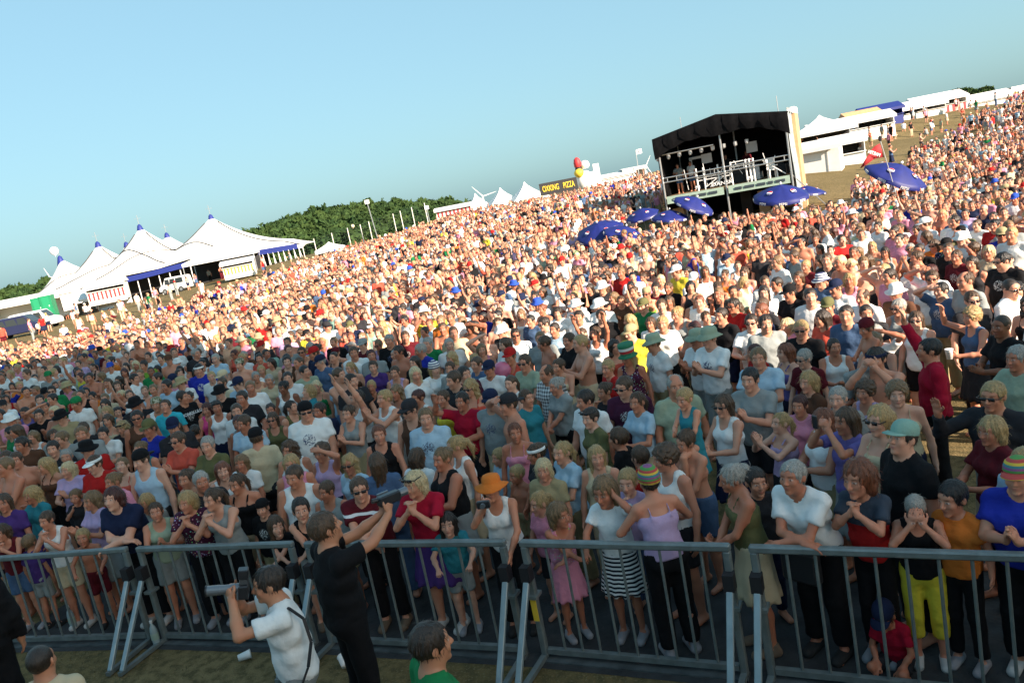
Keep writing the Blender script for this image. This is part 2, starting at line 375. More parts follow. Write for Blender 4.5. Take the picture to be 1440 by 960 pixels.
def hand_parts(F, W, d, n, s, curl, sc=1.0):
    side = np.cross(d, n) * s
    F.cone(W - d * .02, W + d * .012, .024 * sc, .026 * sc, .012, flat=(side, 1.25))
    F.cone(W + d * .025 * sc, W + d * .075 * sc, .0155 * sc, .0155 * sc, .012, flat=(side, 2.4))
    for i, (o, L) in enumerate(((-.030, .062), (-.0105, .074), (.0105, .069), (.030, .053))):
        b = W + (d * (.085 - abs(o) * .25) + side * o) * sc; dd = d; p0 = b
        for j in range(2):
            a = math.radians(curl * (1 + j * .6)); dd2 = nrm(d * math.cos(a) + n * math.sin(a)); p1 = p0 + dd2 * L * .52 * sc
            F.cone(p0, p1, .0092 * sc, .0078 * sc, .004); p0 = p1
    tb = W + (d * .03 - side * .036) * sc; t1 = tb + nrm(d * .7 - side * .62 + n * .2) * .036 * sc; t2 = t1 + nrm(d * .9 - side * .2 + n * .4) * .030 * sc
    F.cone(tb, t1, .0125 * sc, .0105 * sc, .008); F.cone(t1, t2, .0105 * sc, .0085 * sc, .004)

def torso_parts(F, B, k, inf=0., ksm=.05, loose=0.):
    fx = V3(1, 0, 0)
    def ec(a, b, ra, rb, kk=ksm):
        (x0, y0), (x1, y1) = ra, rb
        F.cone(a, b, y0 + inf, y1 + inf, kk, flat=(fx, ((x0 + inf) / (y0 + inf) + (x1 + inf) / (y1 + inf)) / 2))
    w = (B['waist'][0] + loose, B['waist'][1] + loose * .8); pl = (B['pel'][0] + loose * .3, B['pel'][1] + loose * .3)
    ec(k['pel'] + V3(0, .01, -.03), k['pel'] + V3(0, 0, .03), (pl[0] * .96, pl[1] * .98), pl)
    ec(k['pel'] + V3(0, 0, .03), k['waist'], pl, w); ec(k['waist'], k['chest'], w, B['chest'])
    ec(k['chest'], k['top'], B['chest'], (B['sh'] * .80, B['chest'][1] * .62))
    for s, key in ((1, 'L'), (-1, 'R')):
        F.cone(k['top'] + V3(s * .03, 0, .035), k['sh' + key] + V3(0, 0, .004), .040 + inf, .046 + inf, ksm)
        if B['bust']:
            c = k['chest'] + k['S'] @ V3(s * B['chest'][0] * .47, -B['chest'][1] * .72, .005)
            F.ell(c, (B['bust'] + inf, B['bust'] * .95 + inf, B['bust'] + inf), None, .03)
        if B['pel'][0] > .15: F.ell(k['pel'] + V3(s * .065, .06, -.03), (.08 + inf, .075 + inf, .085 + inf), None, .04)

def build_body(build, pose, fine=.0095, coarse=.026, hi=True):
    B, k = skeleton(build, pose); HS = k['HS']
    pts = np.array([v for kk, v in k.items() if isinstance(v, np.ndarray) and v.shape == (3,) and not kk.startswith('h')] + [k['head'], k['hjL']])
    lo = pts.min(0) - .20; hiB = pts.max(0) + .20; lo[2] = max(lo[2], -.03) if POSE[pose].get('sit', 0) == 0 else lo[2]
    fines = []
    if hi:
        fines.append((k['head'] - .13 * HS, k["head"] + .13 * HS, .0072))
        for key in 'LR':
            m = k['wr' + key] + k['hd' + key] * .07; fines.append((m - .09, m + .09, fine))
    else: fines.append((k['head'] - .12, k['head'] + .12, .0095))
    F = Field(lo, hiB, coarse, fines)
    torso_parts(F, B, k)
    F.cone(k['top'] + V3(0, .0, .01), k['neck2'] + V3(0, 0, .01), B['neck'] + .012, B['neck'], .04)
    F.cone(k['neck2'], k['head'] + k['headR'] @ V3(0, .01, -.03), B['neck'], B['neck'] * .95, .02)
    head_parts(F, k['head'], k['headR'], HS)
    for s, key in ((1, 'L'), (-1, 'R')):
        a = B['arm']; f = B['fore']
        F.cone(k['sh' + key], k['el' + key], a * 1.12, a * .80, .03)
        mid = k['el' + key] * .65 + k['wr' + key] * .35
        F.cone(k['el' + key], mid, f * .98, f * 1.04, .02); F.cone(mid, k['wr' + key], f * 1.04, f * .66, .02)
        if hi: hand_parts(F, k['wr' + key], k['hd' + key], k['hn' + key], s, k['curl' + key], 1.0 if build != 'c' else .88)
        else: F.cone(k['wr' + key], k['wr' + key] + k['hd' + key] * .14, .034, .022, .01)
        t = B['thigh']
        F.cone(k['hj' + key], k['kn' + key], t, t * .66, .04)
        cm = k['kn' + key] * .68 + k['an' + key] * .32 + V3(0, .012, 0)
        F.cone(k['kn' + key], cm, t * .64, t * .66, .03); F.cone(cm, k['an' + key], t * .66, t * .40, .03)
        F.cone(k['an' + key] + V3(0, .03, -.03), k['an' + key] + V3(s * .02, -.15, -.055), .036, .028, .03, flat=(V3(1, 0, 0), 1.25))
    v, q = F.mesh()
    # facial colouring (lips, brows, eyes) as a mask on the skin
    R = k['headR']; loc = (v - k['head']) @ R / HS
    x, y, z = np.abs(loc[:, 0]), loc[:, 1], loc[:, 2]
    front = y < -.055
    def bump(cx, cz, rx, rz): return np.clip(1.6 - np.sqrt(((x - cx) / rx) ** 2 + ((z - cz) / rz) ** 2) * 1.2, 0, 1) * front
    lips = bump(0, -.066, .024, .011); brow = bump(.032, .026 + .0, .022, .006); white = bump(.031, .004, .015, .0075); iris = bump(.031, .004, .007, .0075)
    col = np.zeros((len(v), 4), dtype=np.float32); col[:, 0] = lips; col[:, 1] = np.maximum(brow * .8, iris); col[:, 2] = np.clip(white - iris, 0, 1); col[:, 3] = 1
    return B, k, v, q, col

def cloth_field(B, k, lo, hi, step): return Field(lo, hi, step)
def build_shirt(build, pose, kind, step=.019):
    B, k = skeleton(build, pose)
    pts = np.array([k[x] for x in ('pel', 'waist', 'chest', 'top', 'neck', 'shL', 'shR', 'elL', 'elR')] + ([k['wrL'], k['wrR']] if kind == 'long' else []))
    lo = pts.min(0) - .24; hi = pts.max(0) + .16
    F = Field(lo, hi, step); S = k['S']
    if kind in ('tee', 'long', 'open'):
        torso_parts(F, B, k, .014, .05, loose=.014)
        for key in 'LR':
            a = B['arm'] + .017
            if kind == 'long':
                F.cone(k['sh' + key], k['el' + key], a * 1.08, a * .92, .03); F.cone(k['el' + key], k['el' + key] * .12 + k['wr' + key] * .88, a * .92, a * .72, .02, clip=True)
            else: F.cone(k['sh' + key], k['sh' + key] * .36 + k['el' + key] * .64, a * .98, a * 1.06, .03, clip=True)
        F.wave(.0055, 34, len(pose) + (3 if kind == 'tee' else 5)); F.wave(.0018, 78, len(pose) + 1)
        F.ell(k['neck'] + S @ V3(0, -.030, .035), (.075, .080, .075), S, .004, sub=True)
    elif kind == 'tank':
        torso_parts(F, B, k, .011, .05, loose=.010)
        F.wave(.0035, 38, len(pose))
        for s, key in ((1, 'L'), (-1, 'R')):
            F.cone(k['sh' + key] + S @ V3(s * .02, 0, .0), k['sh' + key] + S @ V3(s * .03, 0, -.05), .075, .075, .004, sub=True)
            F.cone(k['sh' + key] + S @ V3(s * .09, 0, .02), k['el' + key], .075, .075, .0, sub=True)
        F.ell(k['neck'] + S @ V3(0, -.075, .0), (.080, .10, .12), S, .004, sub=True)
        F.ell(k['neck'] + S @ V3(0, .06, .03), (.075, .08, .08), S, .004, sub=True)
    elif kind == 'strap':                       # low bodice with two narrow straps
        torso_parts(F, B, k, .010, .05, loose=.006)
        F.wave(.003, 38, len(pose))
        F.plane(k['chest'] + S @ V3(0, 0, .055), S @ V3(0, 0, 1))
        for s in (-1, 1):
            x = s * B['sh'] * .52
            pts2 = [V3(x, -B['chest'][1] - .02, .03), V3(x, -B['chest'][1] * .82 - .008, .11), V3(x, -.02, .186), V3(x, B['chest'][1] * .8, .11), V3(x, B['chest'][1] + .01, .03)]
            for a, b in zip(pts2[:-1], pts2[1:]): F.cone(k['chest'] + S @ a, k['chest'] + S @ b, .0095, .0095, .004, flat=(V3(1, 0, 0), 1.3))
    hem = .90 if kind != 'strap' else .97
    F.plane(V3(0, 0, 0) + k['pel'] + V3(0, 0, hem - .95), V3(0, 0, -1))
    return F.mesh()

def build_bottom(build, pose, kind, step=.027):
    B, k = skeleton(build, pose)
    pts = np.array([k[x] for x in ('pel', 'hjL', 'hjR', 'knL', 'knR', 'anL', 'anR')])
    lo = pts.min(0) - .20; hi = pts.max(0) + .22; hi[2] = max(1.06, pts[:, 2].max() + .12)
    F = Field(lo, hi, step)
    fx = V3(1, 0, 0); pl = B['pel']; w = B['waist']
    inf = .010
    F.cone(k['pel'] + V3(0, .01, -.03), k['pel'] + V3(0, 0, .03), pl[1] + inf, pl[1] + inf, .04, flat=(fx, pl[0] / pl[1]))
    F.cone(k['pel'] + V3(0, 0, .03), k['waist'], pl[1] + inf, w[1] + inf, .04, flat=(fx, pl[0] / pl[1]))
    if kind == 'skirt':
        F.cone(k['pel'] + V3(0, 0, -.02), k['pel'] + V3(0, -.01, -.42), pl[1] + .02, pl[1] + .075, .04, clip=True, flat=(fx, pl[0] / pl[1]))
        X, Y, Z = np.meshgrid(*[a.astype(np.float32) for a in F.ax], indexing='ij')
        F.F += (.010 * np.sin(np.arctan2(Y, X) * 11) * np.clip((.95 - Z) / .35, 0, 1)).astype(np.float32)
    else:
        for s, key in ((1, 'L'), (-1, 'R')):
            t = B['thigh'] + .016
            if B['pel'][0] > .15: F.ell(k['pel'] + V3(s * .065, .06, -.03), (.09, .083, .093), None, .04)
            if kind == 'shorts': F.cone(k['hj' + key], k['hj' + key] * .22 + k['kn' + key] * .78, t, t * .96, .03, clip=True)
            else:
                F.cone(k['hj' + key], k['kn' + key], t, t * .80, .03)
                e = .55 if kind == 'crop' else .93
                F.cone(k['kn' + key], k['kn' + key] * (1 - e) + k['an' + key] * e, t * .80, t * .74, .02, clip=True)
        F.wave(.0045, 30, len(pose) + 2)
    if POSE[pose].get('sit', 0) != 2: F.plane(V3(0, 0, 1.035), V3(0, 0, 1))
    return F.mesh()

def build_hair(kind, seed=0, step=.0095):
    """head frame, origin at the head centre, face towards -Y"""
    lo, hi = V3(-.17, -.16, -.42), V3(.17, .22, .20)
    if kind in ('short', 'buzz', 'balding', 'crop', 'curly'): lo[2] = -.16
    F = Field(lo, hi, step)
    c = V3(0, .014, .026)
    R0 = None
    th = {'short': .0125, 'crop': .010, 'buzz': .004, 'balding': .008, 'curly': .026, 'bob': .016, 'long': .014, 'wavy': .018, 'pony': .009, 'bun': .010, 'dread': .019}[kind]
    F.ell(c, (.077 + th, .096 + th, .092 + th * 1.05), R0, .02)
    if kind in ('bob', 'long', 'wavy', 'dread'):
        L = {'bob': -.13, 'long': -.30, 'wavy': -.26, 'dread': -.24}[kind]
        wv = .0 if kind != 'wavy' else .012
        for s in (-1, 1):
            F.cone(V3(s * .064, .02, .02), V3(s * .068, .03, L * .55), .034, .030 + wv, .03); F.cone(V3(s * .068, .03, L * .55), V3(s * .060, .045, L), .030 + wv, .018 if kind != 'bob' else .024, .03)
            F.cone(V3(s * .03, .085, .0), V3(s * .035, .085, L), .050, .030, .03)
    if kind == 'pony':
        F.ell(V3(0, .125, .02), (.030, .030, .030), None, .015)
        F.cone(V3(0, .135, .02), V3(.0, .165, -.06), .026, .030, .02); F.cone(V3(0, .165, -.06), V3(.01, .15, -.20), .030, .012, .02)
    if kind == 'bun': F.ell(V3(0, .125, .045), (.042, .036, .040), None, .012)
    # open the face
    if kind in ('bob', 'long', 'wavy', 'dread'): F.ell(V3(0, -.098, -.050), (.058, .075, .105), None, .012, sub=True)
    else:
        fz = {'short': -.030, 'crop': -.035, 'buzz': -.025, 'balding': -.02, 'curly': -.035, 'pony': -.03, 'bun': -.03}[kind]
        F.ell(V3(0, -.105, fz), (.082, .092, .098), None, .010, sub=True)
        F.ell(V3(0, -.02, -.125), (.13, .125, .095), None, .012, sub=True)
        for s in (-1, 1): F.ell(V3(s * .09, .0, -.02), (.022, .026, .034), None, .006, sub=True)
    if kind == 'balding': F.ell(V3(0, -.05, .13), (.058, .10, .075), None, .01, sub=True)
    # locks
    X, Y, Z = np.meshgrid(*[a.astype(np.float32) for a in F.ax], indexing='ij')
    ang = np.arctan2(Y - .01, X)
    s = seed * 2.1
    if kind == 'curly': n = .0085 * np.sin(X * 95 + s) * np.sin(Y * 90 + 1 + s) * np.sin(Z * 92 + 2) + .004 * np.sin(X * 170 + Z * 160)
    elif kind == 'dread': n = .0065 * np.sin(ang * 17 + 2 * np.sin(Z * 22 + s)) + .003 * np.sin(Z * 110 + ang * 9)
    elif kind in ('buzz',): n = .0008 * np.sin(X * 200) * np.sin(Z * 210)
    else:
        amp = .0030 if kind in ('short', 'crop', 'balding') else .0042
        n = amp * np.sin(ang * 13 + 2.2 * np.sin(Z * 20 + s) + s) + amp * .8 * np.sin(ang * 31 + Z * 34 + 3 * np.sin(X * 40) + s * 2) + amp * .6 * np.sin(X * 62 + Y * 36 + s)
        if kind == 'wavy': n += .006 * np.sin(Z * 70 + 2 * np.sin(ang * 4) + s)
    F.F += n.astype(np.float32)
    return F.mesh()

# hats and glasses, head frame
def lathe(prof, n=20, sx=1., sy=1., cy=0., jit=None):
    v, q = [], []
    for (r, z) in prof:
        for i in range(n):
            a = 2 * math.pi * i / n; dz = jit(a, r) if jit else 0
            v.append((r * sx * math.cos(a), cy + r * sy * math.sin(a), z + dz))
    for j in range(len(prof) - 1):
        for i in range(n): q.append((j * n + i, j * n + (i + 1) % n, (j + 1) * n + (i + 1) % n, (j + 1) * n + i))
    return v, q
def hat_mesh(kind):
    if kind in ('cap', 'visor', 'capback'):
        prof = [(.100, .035), (.103, .050), (.100, .080), (.088, .108), (.066, .128), (.036, .139), (.004, .142)] if kind != 'visor' else [(.100, .040), (.103, .045), (.102, .075), (.098, .076), (.098, .040)]
        v, q = lathe(prof, 20, .88, 1.06, .012)
        b = len(v); n = 10
        for lay, dz in ((0, 0), (1, -.005)):
            for i in range(n + 1):
                a = math.pi * (i / n); x = -.080 * math.cos(a); yb = -.062 - .028 * math.sin(a)
                v.append((x, yb, .046 + dz)); v.append((x * 1.02, yb - .085 * math.sin(a) ** .6, .036 - .014 * math.sin(a) + .0 + dz + .012 * (1 - (x / .085) ** 2)))
        m = 2 * (n + 1)
        for i in range(n):
            a0 = b + 2 * i; q.append((a0, a0 + 1, a0 + 3, a0 + 2)); q.append((a0 + m, a0 + m + 2, a0 + m + 3, a0 + m + 1)); q.append((a0 + 1, a0 + 1 + m, a0 + 3 + m, a0 + 3))
        if kind == 'capback': v = [(-x, -y + .02, z) for (x, y, z) in v]
        return v, q
    if kind in ('bucket', 'straw'):
        w = .165 if kind == 'bucket' else .185
        prof = [(w, .012), (w + .002, .018), (.105, .052), (.104, .068), (.100, .105), (.084, .132), (.05, .142), (.004, .144)]
        return lathe([(w - .004, .008)] + prof, 24, .92, 1.05, .008, lambda a, r: (.016 * math.cos(2 * a) * max(0, (r - .1) / .07)))
    if kind == 'beanie': return lathe([(.099, .015), (.104, .02), (.105, .05), (.101, .085), (.088, .118), (.062, .143), (.03, .156), (.004, .159)], 20, .90, 1.05, .012)
    if kind == 'bandana':
        v, q = lathe([(.098, .028), (.1005, .032), (.101, .06), (.096, .09), (.08, .118), (.05, .134), (.004, .139)], 20, .88, 1.05, .012)
        return v, q
    if kind == 'headband': return lathe([(.100, .030), (.104, .032), (.104, .064), (.098, .066)], 20, .88, 1.05, .012)
    if kind == 'tallhat': return lathe([(.150, .020), (.152, .026), (.106, .045), (.108, .07), (.118, .13), (.126, .20), (.122, .215), (.06, .222), (.004, .222)], 22, .92, 1.03, .01)
    if kind in ('glasses', 'headglasses'):
        v, q = [], []
        def box(x0, x1, y0, y1, z0, z1):
            b = len(v)
            for x in (x0, x1):
                for y in (y0, y1):
                    for z in (z0, z1): v.append((x, y, z))
            for f in ((0, 1, 3, 2), (4, 6, 7, 5), (0, 4, 5, 1), (2, 3, 7, 6), (0, 2, 6, 4), (1, 5, 7, 3)): q.append(tuple(b + i for i in f))
        oz, oy = (.0, 0.) if kind == 'glasses' else (.068, .012)
        for s in (-1, 1):
            box(s * .032 - .024, s * .032 + .024, -.108 + oy, -.100 + oy, -.012 + oz, .016 + oz)
            box(min(s * .056, s * .086), max(s * .056, s * .086), -.104 + oy, -.098 + oy, .006 + oz, .012 + oz)
            box(min(s * .083, s * .088), max(s * .083, s * .088), -.10 + oy, .0 + oy, .004 + oz, .012 + oz)
        box(-.009, .009, -.108 + oy, -.102 + oy, .004 + oz, .010 + oz)
        return v, q
# ---------------------------------------------------------------- mesh builder
class MB:
    def __init__(s): s.v = []; s.f = []; s.m = []
    def _add(s, v, f, mi=0):
        b = len(s.v); s.v += [tuple(x) for x in v]; s.f += [tuple(b + i for i in q) for q in f]; s.m += [mi] * len(f); return s
    def box(s, c, d, rz=0, mi=0, taper=1.):
        ca, sa = math.cos(rz), math.sin(rz); v = []
        for z in (-1, 1):
            t = taper if z > 0 else 1
            for x, y in ((-1, -1), (1, -1), (1, 1), (-1, 1)):
                px, py = x * d[0] / 2 * t, y * d[1] / 2 * t; v.append((c[0] + px * ca - py * sa, c[1] + px * sa + py * ca, c[2] + z * d[2] / 2))
        return s._add(v, [(3, 2, 1, 0), (4, 5, 6, 7), (0, 1, 5, 4), (1, 2, 6, 5), (2, 3, 7, 6), (3, 0, 4, 7)], mi)
    def beam(s, a, b, w, h=None, mi=0, n=4, up=(0, 0, 1)):
        """square (n=4) or round bar from a to b"""
        a, b = Vector(a), Vector(b); d = (b - a).normalized(); h = h or w
        u = Vector(up)
        if abs(d.dot(u)) > .98: u = Vector((0, 1, 0))
        x = d.cross(u).normalized(); y = x.cross(d).normalized(); v = []
        off = math.pi / 4 if n == 4 else 0; k = math.sqrt(2) / 2 if n == 4 else .5
        for p in (a, b):
            for i in range(n):
                t = 2 * math.pi * i / n + off; v.append(p + x * (math.cos(t) * w * k) + y * (math.sin(t) * h * k))
        f = [(i, (i + 1) % n, n + (i + 1) % n, n + i) for i in range(n)] + [tuple(range(n))[::-1], tuple(range(n, 2 * n))]
        return s._add(v, f, mi)
    def lathe(s, prof, n=12, c=(0, 0, 0), mi=0, sx=1, sy=1):
        v = []; f = []
        for (r, z) in prof:
            for i in range(n): a = 2 * math.pi * i / n; v.append((c[0] + r * sx * math.cos(a), c[1] + r * sy * math.sin(a), c[2] + z))
        for j in range(len(prof) - 1):
            for i in range(n): f.append((j * n + i, j * n + (i + 1) % n, (j + 1) * n + (i + 1) % n, (j + 1) * n + i))
        f.append(tuple(range(n))[::-1]); f.append(tuple((len(prof) - 1) * n + i for i in range(n)))
        return s._add(v, f, mi)
    def poly(s, pts, mi=0): return s._add(pts, [tuple(range(len(pts)))], mi)
    def sheet(s, pts, th, mi=0):
        """flat polygon with thickness along its normal"""
        P = [Vector(p) for p in pts]; n = (P[1] - P[0]).cross(P[2] - P[0]).normalized() * th; k = len(P)
        v = P + [p - n for p in P]
        f = [tuple(range(k)), tuple(range(2 * k - 1, k - 1, -1))] + [(i, k + i, k + (i + 1) % k, (i + 1) % k) for i in range(k)]
        return s._add(v, f, mi)
    def mesh(s, name, mats, smooth=False, bevel=0):
        me = bpy.data.meshes.new(name); me.from_pydata(s.v, [], s.f)
        for m in (mats if isinstance(mats, (list, tuple)) else [mats]): me.materials.append(m)
        me.polygons.foreach_set('material_index', s.m)
        bm = bmesh.new(); bm.from_mesh(me); bmesh.ops.recalc_face_normals(bm, faces=bm.faces)
        if bevel: bmesh.ops.bevel(bm, geom=bm.edges[:], offset=bevel, segments=1, affect='EDGES', clamp_overlap=True)
        bm.to_mesh(me); bm.free()
        if smooth: me.polygons.foreach_set('use_smooth', [True] * len(me.polygons))
        me.update(); return me
    def build(s, name, mats, parent=None, loc=(0, 0, 0), rz=0, smooth=False, color=None, bevel=0):
        return add(name, s.mesh(name, mats, smooth, bevel), parent, loc, rz, color)
def text_mesh(txt, size, mat, depth=.01):
    cu = bpy.data.curves.new('lettering', 'FONT'); cu.body = txt; cu.size = size; cu.extrude = depth; cu.align_x = 'CENTER'; cu.align_y = 'CENTER'; cu.offset = size * .012
    o = bpy.data.objects.new('lettering_tmp', cu); COL.objects.link(o); dg = bpy.context.evaluated_depsgraph_get()
    me = bpy.data.meshes.new_from_object(o.evaluated_get(dg)); me.materials.clear(); me.materials.append(mat)
    bpy.data.objects.remove(o); return me

M['canvas'] = simple('white_canvas', (.74, .74, .71), .75, noise=.05, nscale=3)
M['canvas2'] = simple('ivory_canvas', (.66, .65, .60), .8, noise=.06, nscale=4)
M['bluecanvas'] = simple('blue_canvas', (.010, .022, .17), .6, noise=.1, nscale=4)
M['blackcloth'] = simple('black_tarpaulin', (.004, .004, .005), .75, noise=.3, nscale=5, bump=.5, bscale=5)
M['darkin'] = simple('shade_and_case_black', (.02, .02, .022), .9, noise=.3, nscale=2)  # near black standing in for shade inside tents and stalls; also case colour
M['alu'] = simple('aluminium', (.55, .56, .56), .38, .8, noise=.12, nscale=30)
M['whitepl'] = simple('white_plastic', (.78, .78, .76), .45)
M['orangetarp'] = simple('orange_board', (.62, .34, .17), .7, noise=.12, nscale=4)
M['greytarp'] = simple('grey_tarpaulin', (.30, .34, .35), .5, noise=.35, nscale=5, bump=.6, bscale=6)
M['banner'] = simple('pale_green_banner', (.30, .40, .33), .7, noise=.1, nscale=6)
M['ink'] = simple('dark_print', (.03, .045, .06), .7)
M['green'] = simple('green_plastic', (.012, .20, .09), .45, noise=.08, nscale=3)
M['wood'] = simple('board', (.30, .20, .11), .7, noise=.2, nscale=8)
M['umb'] = simple('blue_nylon', (.005, .011, .13), .6, noise=.15, nscale=3)
M['red'] = simple('red_print', (.50, .03, .035), .6); M['white'] = simple('white_print', (.78, .78, .78), .6); M['yellow'] = simple('yellow_print', (.72, .50, .04), .6)
M['darkblue'] = simple('dark_blue_paint', (.018, .022, .06), .25); M['whitepaint'] = simple('white_paint', (.72, .73, .72), .35, noise=.04, nscale=5)
M['glass'] = simple('window_glass', (.03, .04, .045), .08); M['rubber'] = simple('rubber', (.02, .02, .02), .8)
M['black'] = simple('black_print', (.015, .015, .018), .6)

# ---------------------------------------------------------------- ground: flat pit, then a hillside that rises away from the stage
def _gp(x, y, Y, up=0.): X, z = at_Y(x, y, Y); return (X, Y, z - up)
CTRL = [(0, 45, .9), (-6, 50, .85), (-8, 72, 1.4), (-1.5, 72, 2.15), (5, 72, 1.85), (14, 74, 2.2), (8, 30, .1), (13.6, 30, -.2), (17.6, 30, -.6), (28.7, 45, -.5), (39, 58, 0), (54, 80, 2.1), (-12, 45, 0), (-16, 45, -.3), (-18, 80, .2), (-16, 30, 0), (-20, 45, -.3), (0, 26, .05), (-6, 35, .25),
        (14, 47, .3), (34, 63, .5), (52, 97, 1.8), (29, 63, 1.6), (22, 50, .7), (-51, 85, .2), (-33, 61, .4), (-50, 108, 0), (-32, 108, 1.3), (-23, 100, 1.8), (0, 95, 2.0), (14, 100, 2.1), (-10, 95, 1.5)]
CTRL += [_gp(1180, 234, 72), _gp(1200, 196, 96), _gp(1243, 174, 106), _gp(1285, 168, 112), _gp(1372, 148, 116), _gp(1437, 150, 125)]
CTRL += [(x, y, 0.) for x in (-24, -12, 0, 12, 24) for y in (-12, 4, 15)] + [(-80, 60, 0), (-90, 130, .2), (90, 130, 4.0), (90, 60, 1.0), (30, 135, 3.6), (-30, 150, 1.6), (60, 20, 0), (-60, 20, 0), (0, 135, 2.6), (90, -10, 0), (-90, -10, 0)]
_C = np.array(CTRL); 
def _phi(r): return np.where(r > 0, r * r * np.log(np.maximum(r, 1e-6)), 0)
_d = np.hypot(_C[:, None, 0] - _C[None, :, 0], _C[:, None, 1] - _C[None, :, 1]); _n = len(_C)
_A = np.zeros((_n + 3, _n + 3)); _A[:_n, :_n] = _phi(_d) + np.eye(_n) * 12.; _A[:_n, _n] = 1; _A[:_n, _n + 1:_n + 3] = _C[:, :2]; _A[_n:, :_n] = _A[:_n, _n:].T
_w = np.linalg.solve(_A, np.concatenate([_C[:, 2], [0, 0, 0]]))
def ground_z(X, Y):
    X = np.atleast_1d(np.asarray(X, float)); Y = np.atleast_1d(np.asarray(Y, float)); sh = X.shape; X = X.ravel(); Y = Y.ravel()
    Xc = np.clip(X, -95, 95); Yc = np.clip(Y, -15, 140)
    r = np.hypot(Xc[:, None] - _C[None, :, 0], Yc[:, None] - _C[None, :, 1])
    z = _phi(r) @ _w[:_n] + _w[_n] + Xc * _w[_n + 1] + Yc * _w[_n + 2]
    near = np.clip((np.hypot(X * .8, Y) - 13) / 10, 0, 1); z = z * near * near * (3 - 2 * near)
    far = np.clip((np.hypot(X, Y) - 125) / 120, 0, 1); far = far * far * (3 - 2 * far)
    return (np.maximum(z, -.5) * (1 - far) + far * (-1.5)).reshape(sh)
def gz(x, y): return float(ground_z(x, y)[0])
def make_ground():
    a = np.concatenate([-np.geomspace(4000, 100, 18), np.arange(-96, 97, 2.), np.geomspace(100, 4000, 18)])
    b = np.concatenate([-np.geomspace(3000, 20, 8), np.arange(-16, 150, 2.), np.geomspace(152, 4500, 22)])
    X, Y = np.meshgrid(a, b, indexing='ij'); Z = ground_z(X, Y)
    v = np.stack([X, Y, Z], -1).reshape(-1, 3); ny = len(b); i, j = np.meshgrid(np.arange(len(a) - 1), np.arange(ny - 1), indexing='ij'); k = (i * ny + j).ravel()
    q = np.stack([k, k + ny, k + ny + 1, k + 1], -1)
    m, t, bs = new_mat('dry_grass')
    tc = t.nodes.new('ShaderNodeTexCoord'); vec = tc.outputs['Object']
    n1 = noise_n(t, .35, vec=vec, detail=6); n2 = noise_n(t, 9., vec=vec, detail=8); n3 = noise_n(t, 45., vec=vec, detail=4)
    c = mixc(t, ramp(t, n1, .38, .62), (.16, .118, .05), (.22, .165, .08)); c = mixc(t, ramp(t, n2, .42, .62), c, (.105, .085, .04)); c = mixc(t, ramp(t, n3, .55, .75), c, (.27, .22, .12))
    t.links.new(c, bs.inputs['Base Color']); bs.inputs['Roughness'].default_value = .95; bs.inputs['Specular IOR Level'].default_value = .1
    bump_n(t, bs, n3, .9, .03)
    tag(add('ground', to_mesh('ground', v, q, m)), 'dry trampled grass field rising away from the stage', kind='structure')
make_ground()

# short dry grass tufts in the strip in front of the barrier
def make_grass():
    v, f = [], []
    for i in range(9000):
        x = random.uniform(-7.5, 3.0); y = random.uniform(4.2, 9.0)
        if y > 8.75 - .47 * (x + 6.2) or y < 3.6: continue
        h = random.uniform(.012, .05); a = random.uniform(0, 6.28); w = random.uniform(.003, .006); lx, ly = random.gauss(0, .02), random.gauss(0, .02)
        b = len(v); ca, sa = math.cos(a) * w, math.sin(a) * w
        v += [(x - ca, y - sa, -.004), (x + ca, y + sa, -.004), (x + lx, y + ly, h)]; f.append((b, b + 1, b + 2))
    me = bpy.data.meshes.new('grass_tuft'); me.from_pydata(v, [], f); me.materials.append(simple('grass_blade', (.135, .105, .05), .9, noise=.5, nscale=12))
    tag(add('grass', me), 'short dry grass in the strip before the barrier', 'grass', kind='stuff')
make_grass()

# ---------------------------------------------------------------- the stage behind the camera, with an added translucent sheet that shades and softly fills the front crowd
def make_stage():
    r = tag(empty('concert_stage', (0, -1, 0)), 'concert stage behind the camera with an added sheet that diffuses the sun', 'stage')
    m = simple('stage_cloth', (.42, .42, .43), .8, noise=.2); dk = simple('stage_deck', (.10, .09, .08), .7, noise=.2)
    MB().box((-4, -5.6, 1.1), (34, 16, 2.2)).build('deck', dk, r)
    sm, t_, b_ = new_mat('added_sun_diffuser')      # added unseen sheet: blocks direct sun, passes soft fill light
    tr = t_.nodes.new('ShaderNodeBsdfTranslucent'); tr.inputs[0].default_value = (.88, .89, .92, 1); df = t_.nodes.new('ShaderNodeBsdfDiffuse'); df.inputs[0].default_value = (.6, .6, .6, 1)
    mx = t_.nodes.new('ShaderNodeMixShader'); mx.inputs[0].default_value = .93; t_.links.new(df.outputs[0], mx.inputs[1]); t_.links.new(tr.outputs[0], mx.inputs[2]); t_.links.new(mx.outputs[0], t_.nodes['Material Output'].inputs[0])
    MB().poly([(12.6, -27.5, 0), (12.6, -.5, 0), (12.6, -.5, 22), (12.6, -27.5, 22)]).build('added_diffuser_sheet', sm, r)
    for y in (-27.2, -20.5, -14, -7.5, -.8): MB().beam((12.9, y, 0), (12.9, y, 22), .2, n=6).build('scaffold_upright', M['alu'], r)
    for z_ in (4, 8, 12, 16, 20): MB().beam((13.1, -27.4, z_), (13.1, -.6, z_), .12, n=6).build('added_sheet_ledger', M['alu'], r)  # uprights and ledgers: frame added to carry the unseen sheet
    MB().box((12.2, .4, 10.), (2.4, 1.8, 20.)).build('speaker_tower', m, r)
make_stage()

M['blackcloth'].node_tree.nodes['Principled BSDF'].inputs['Specular IOR Level'].default_value = .12
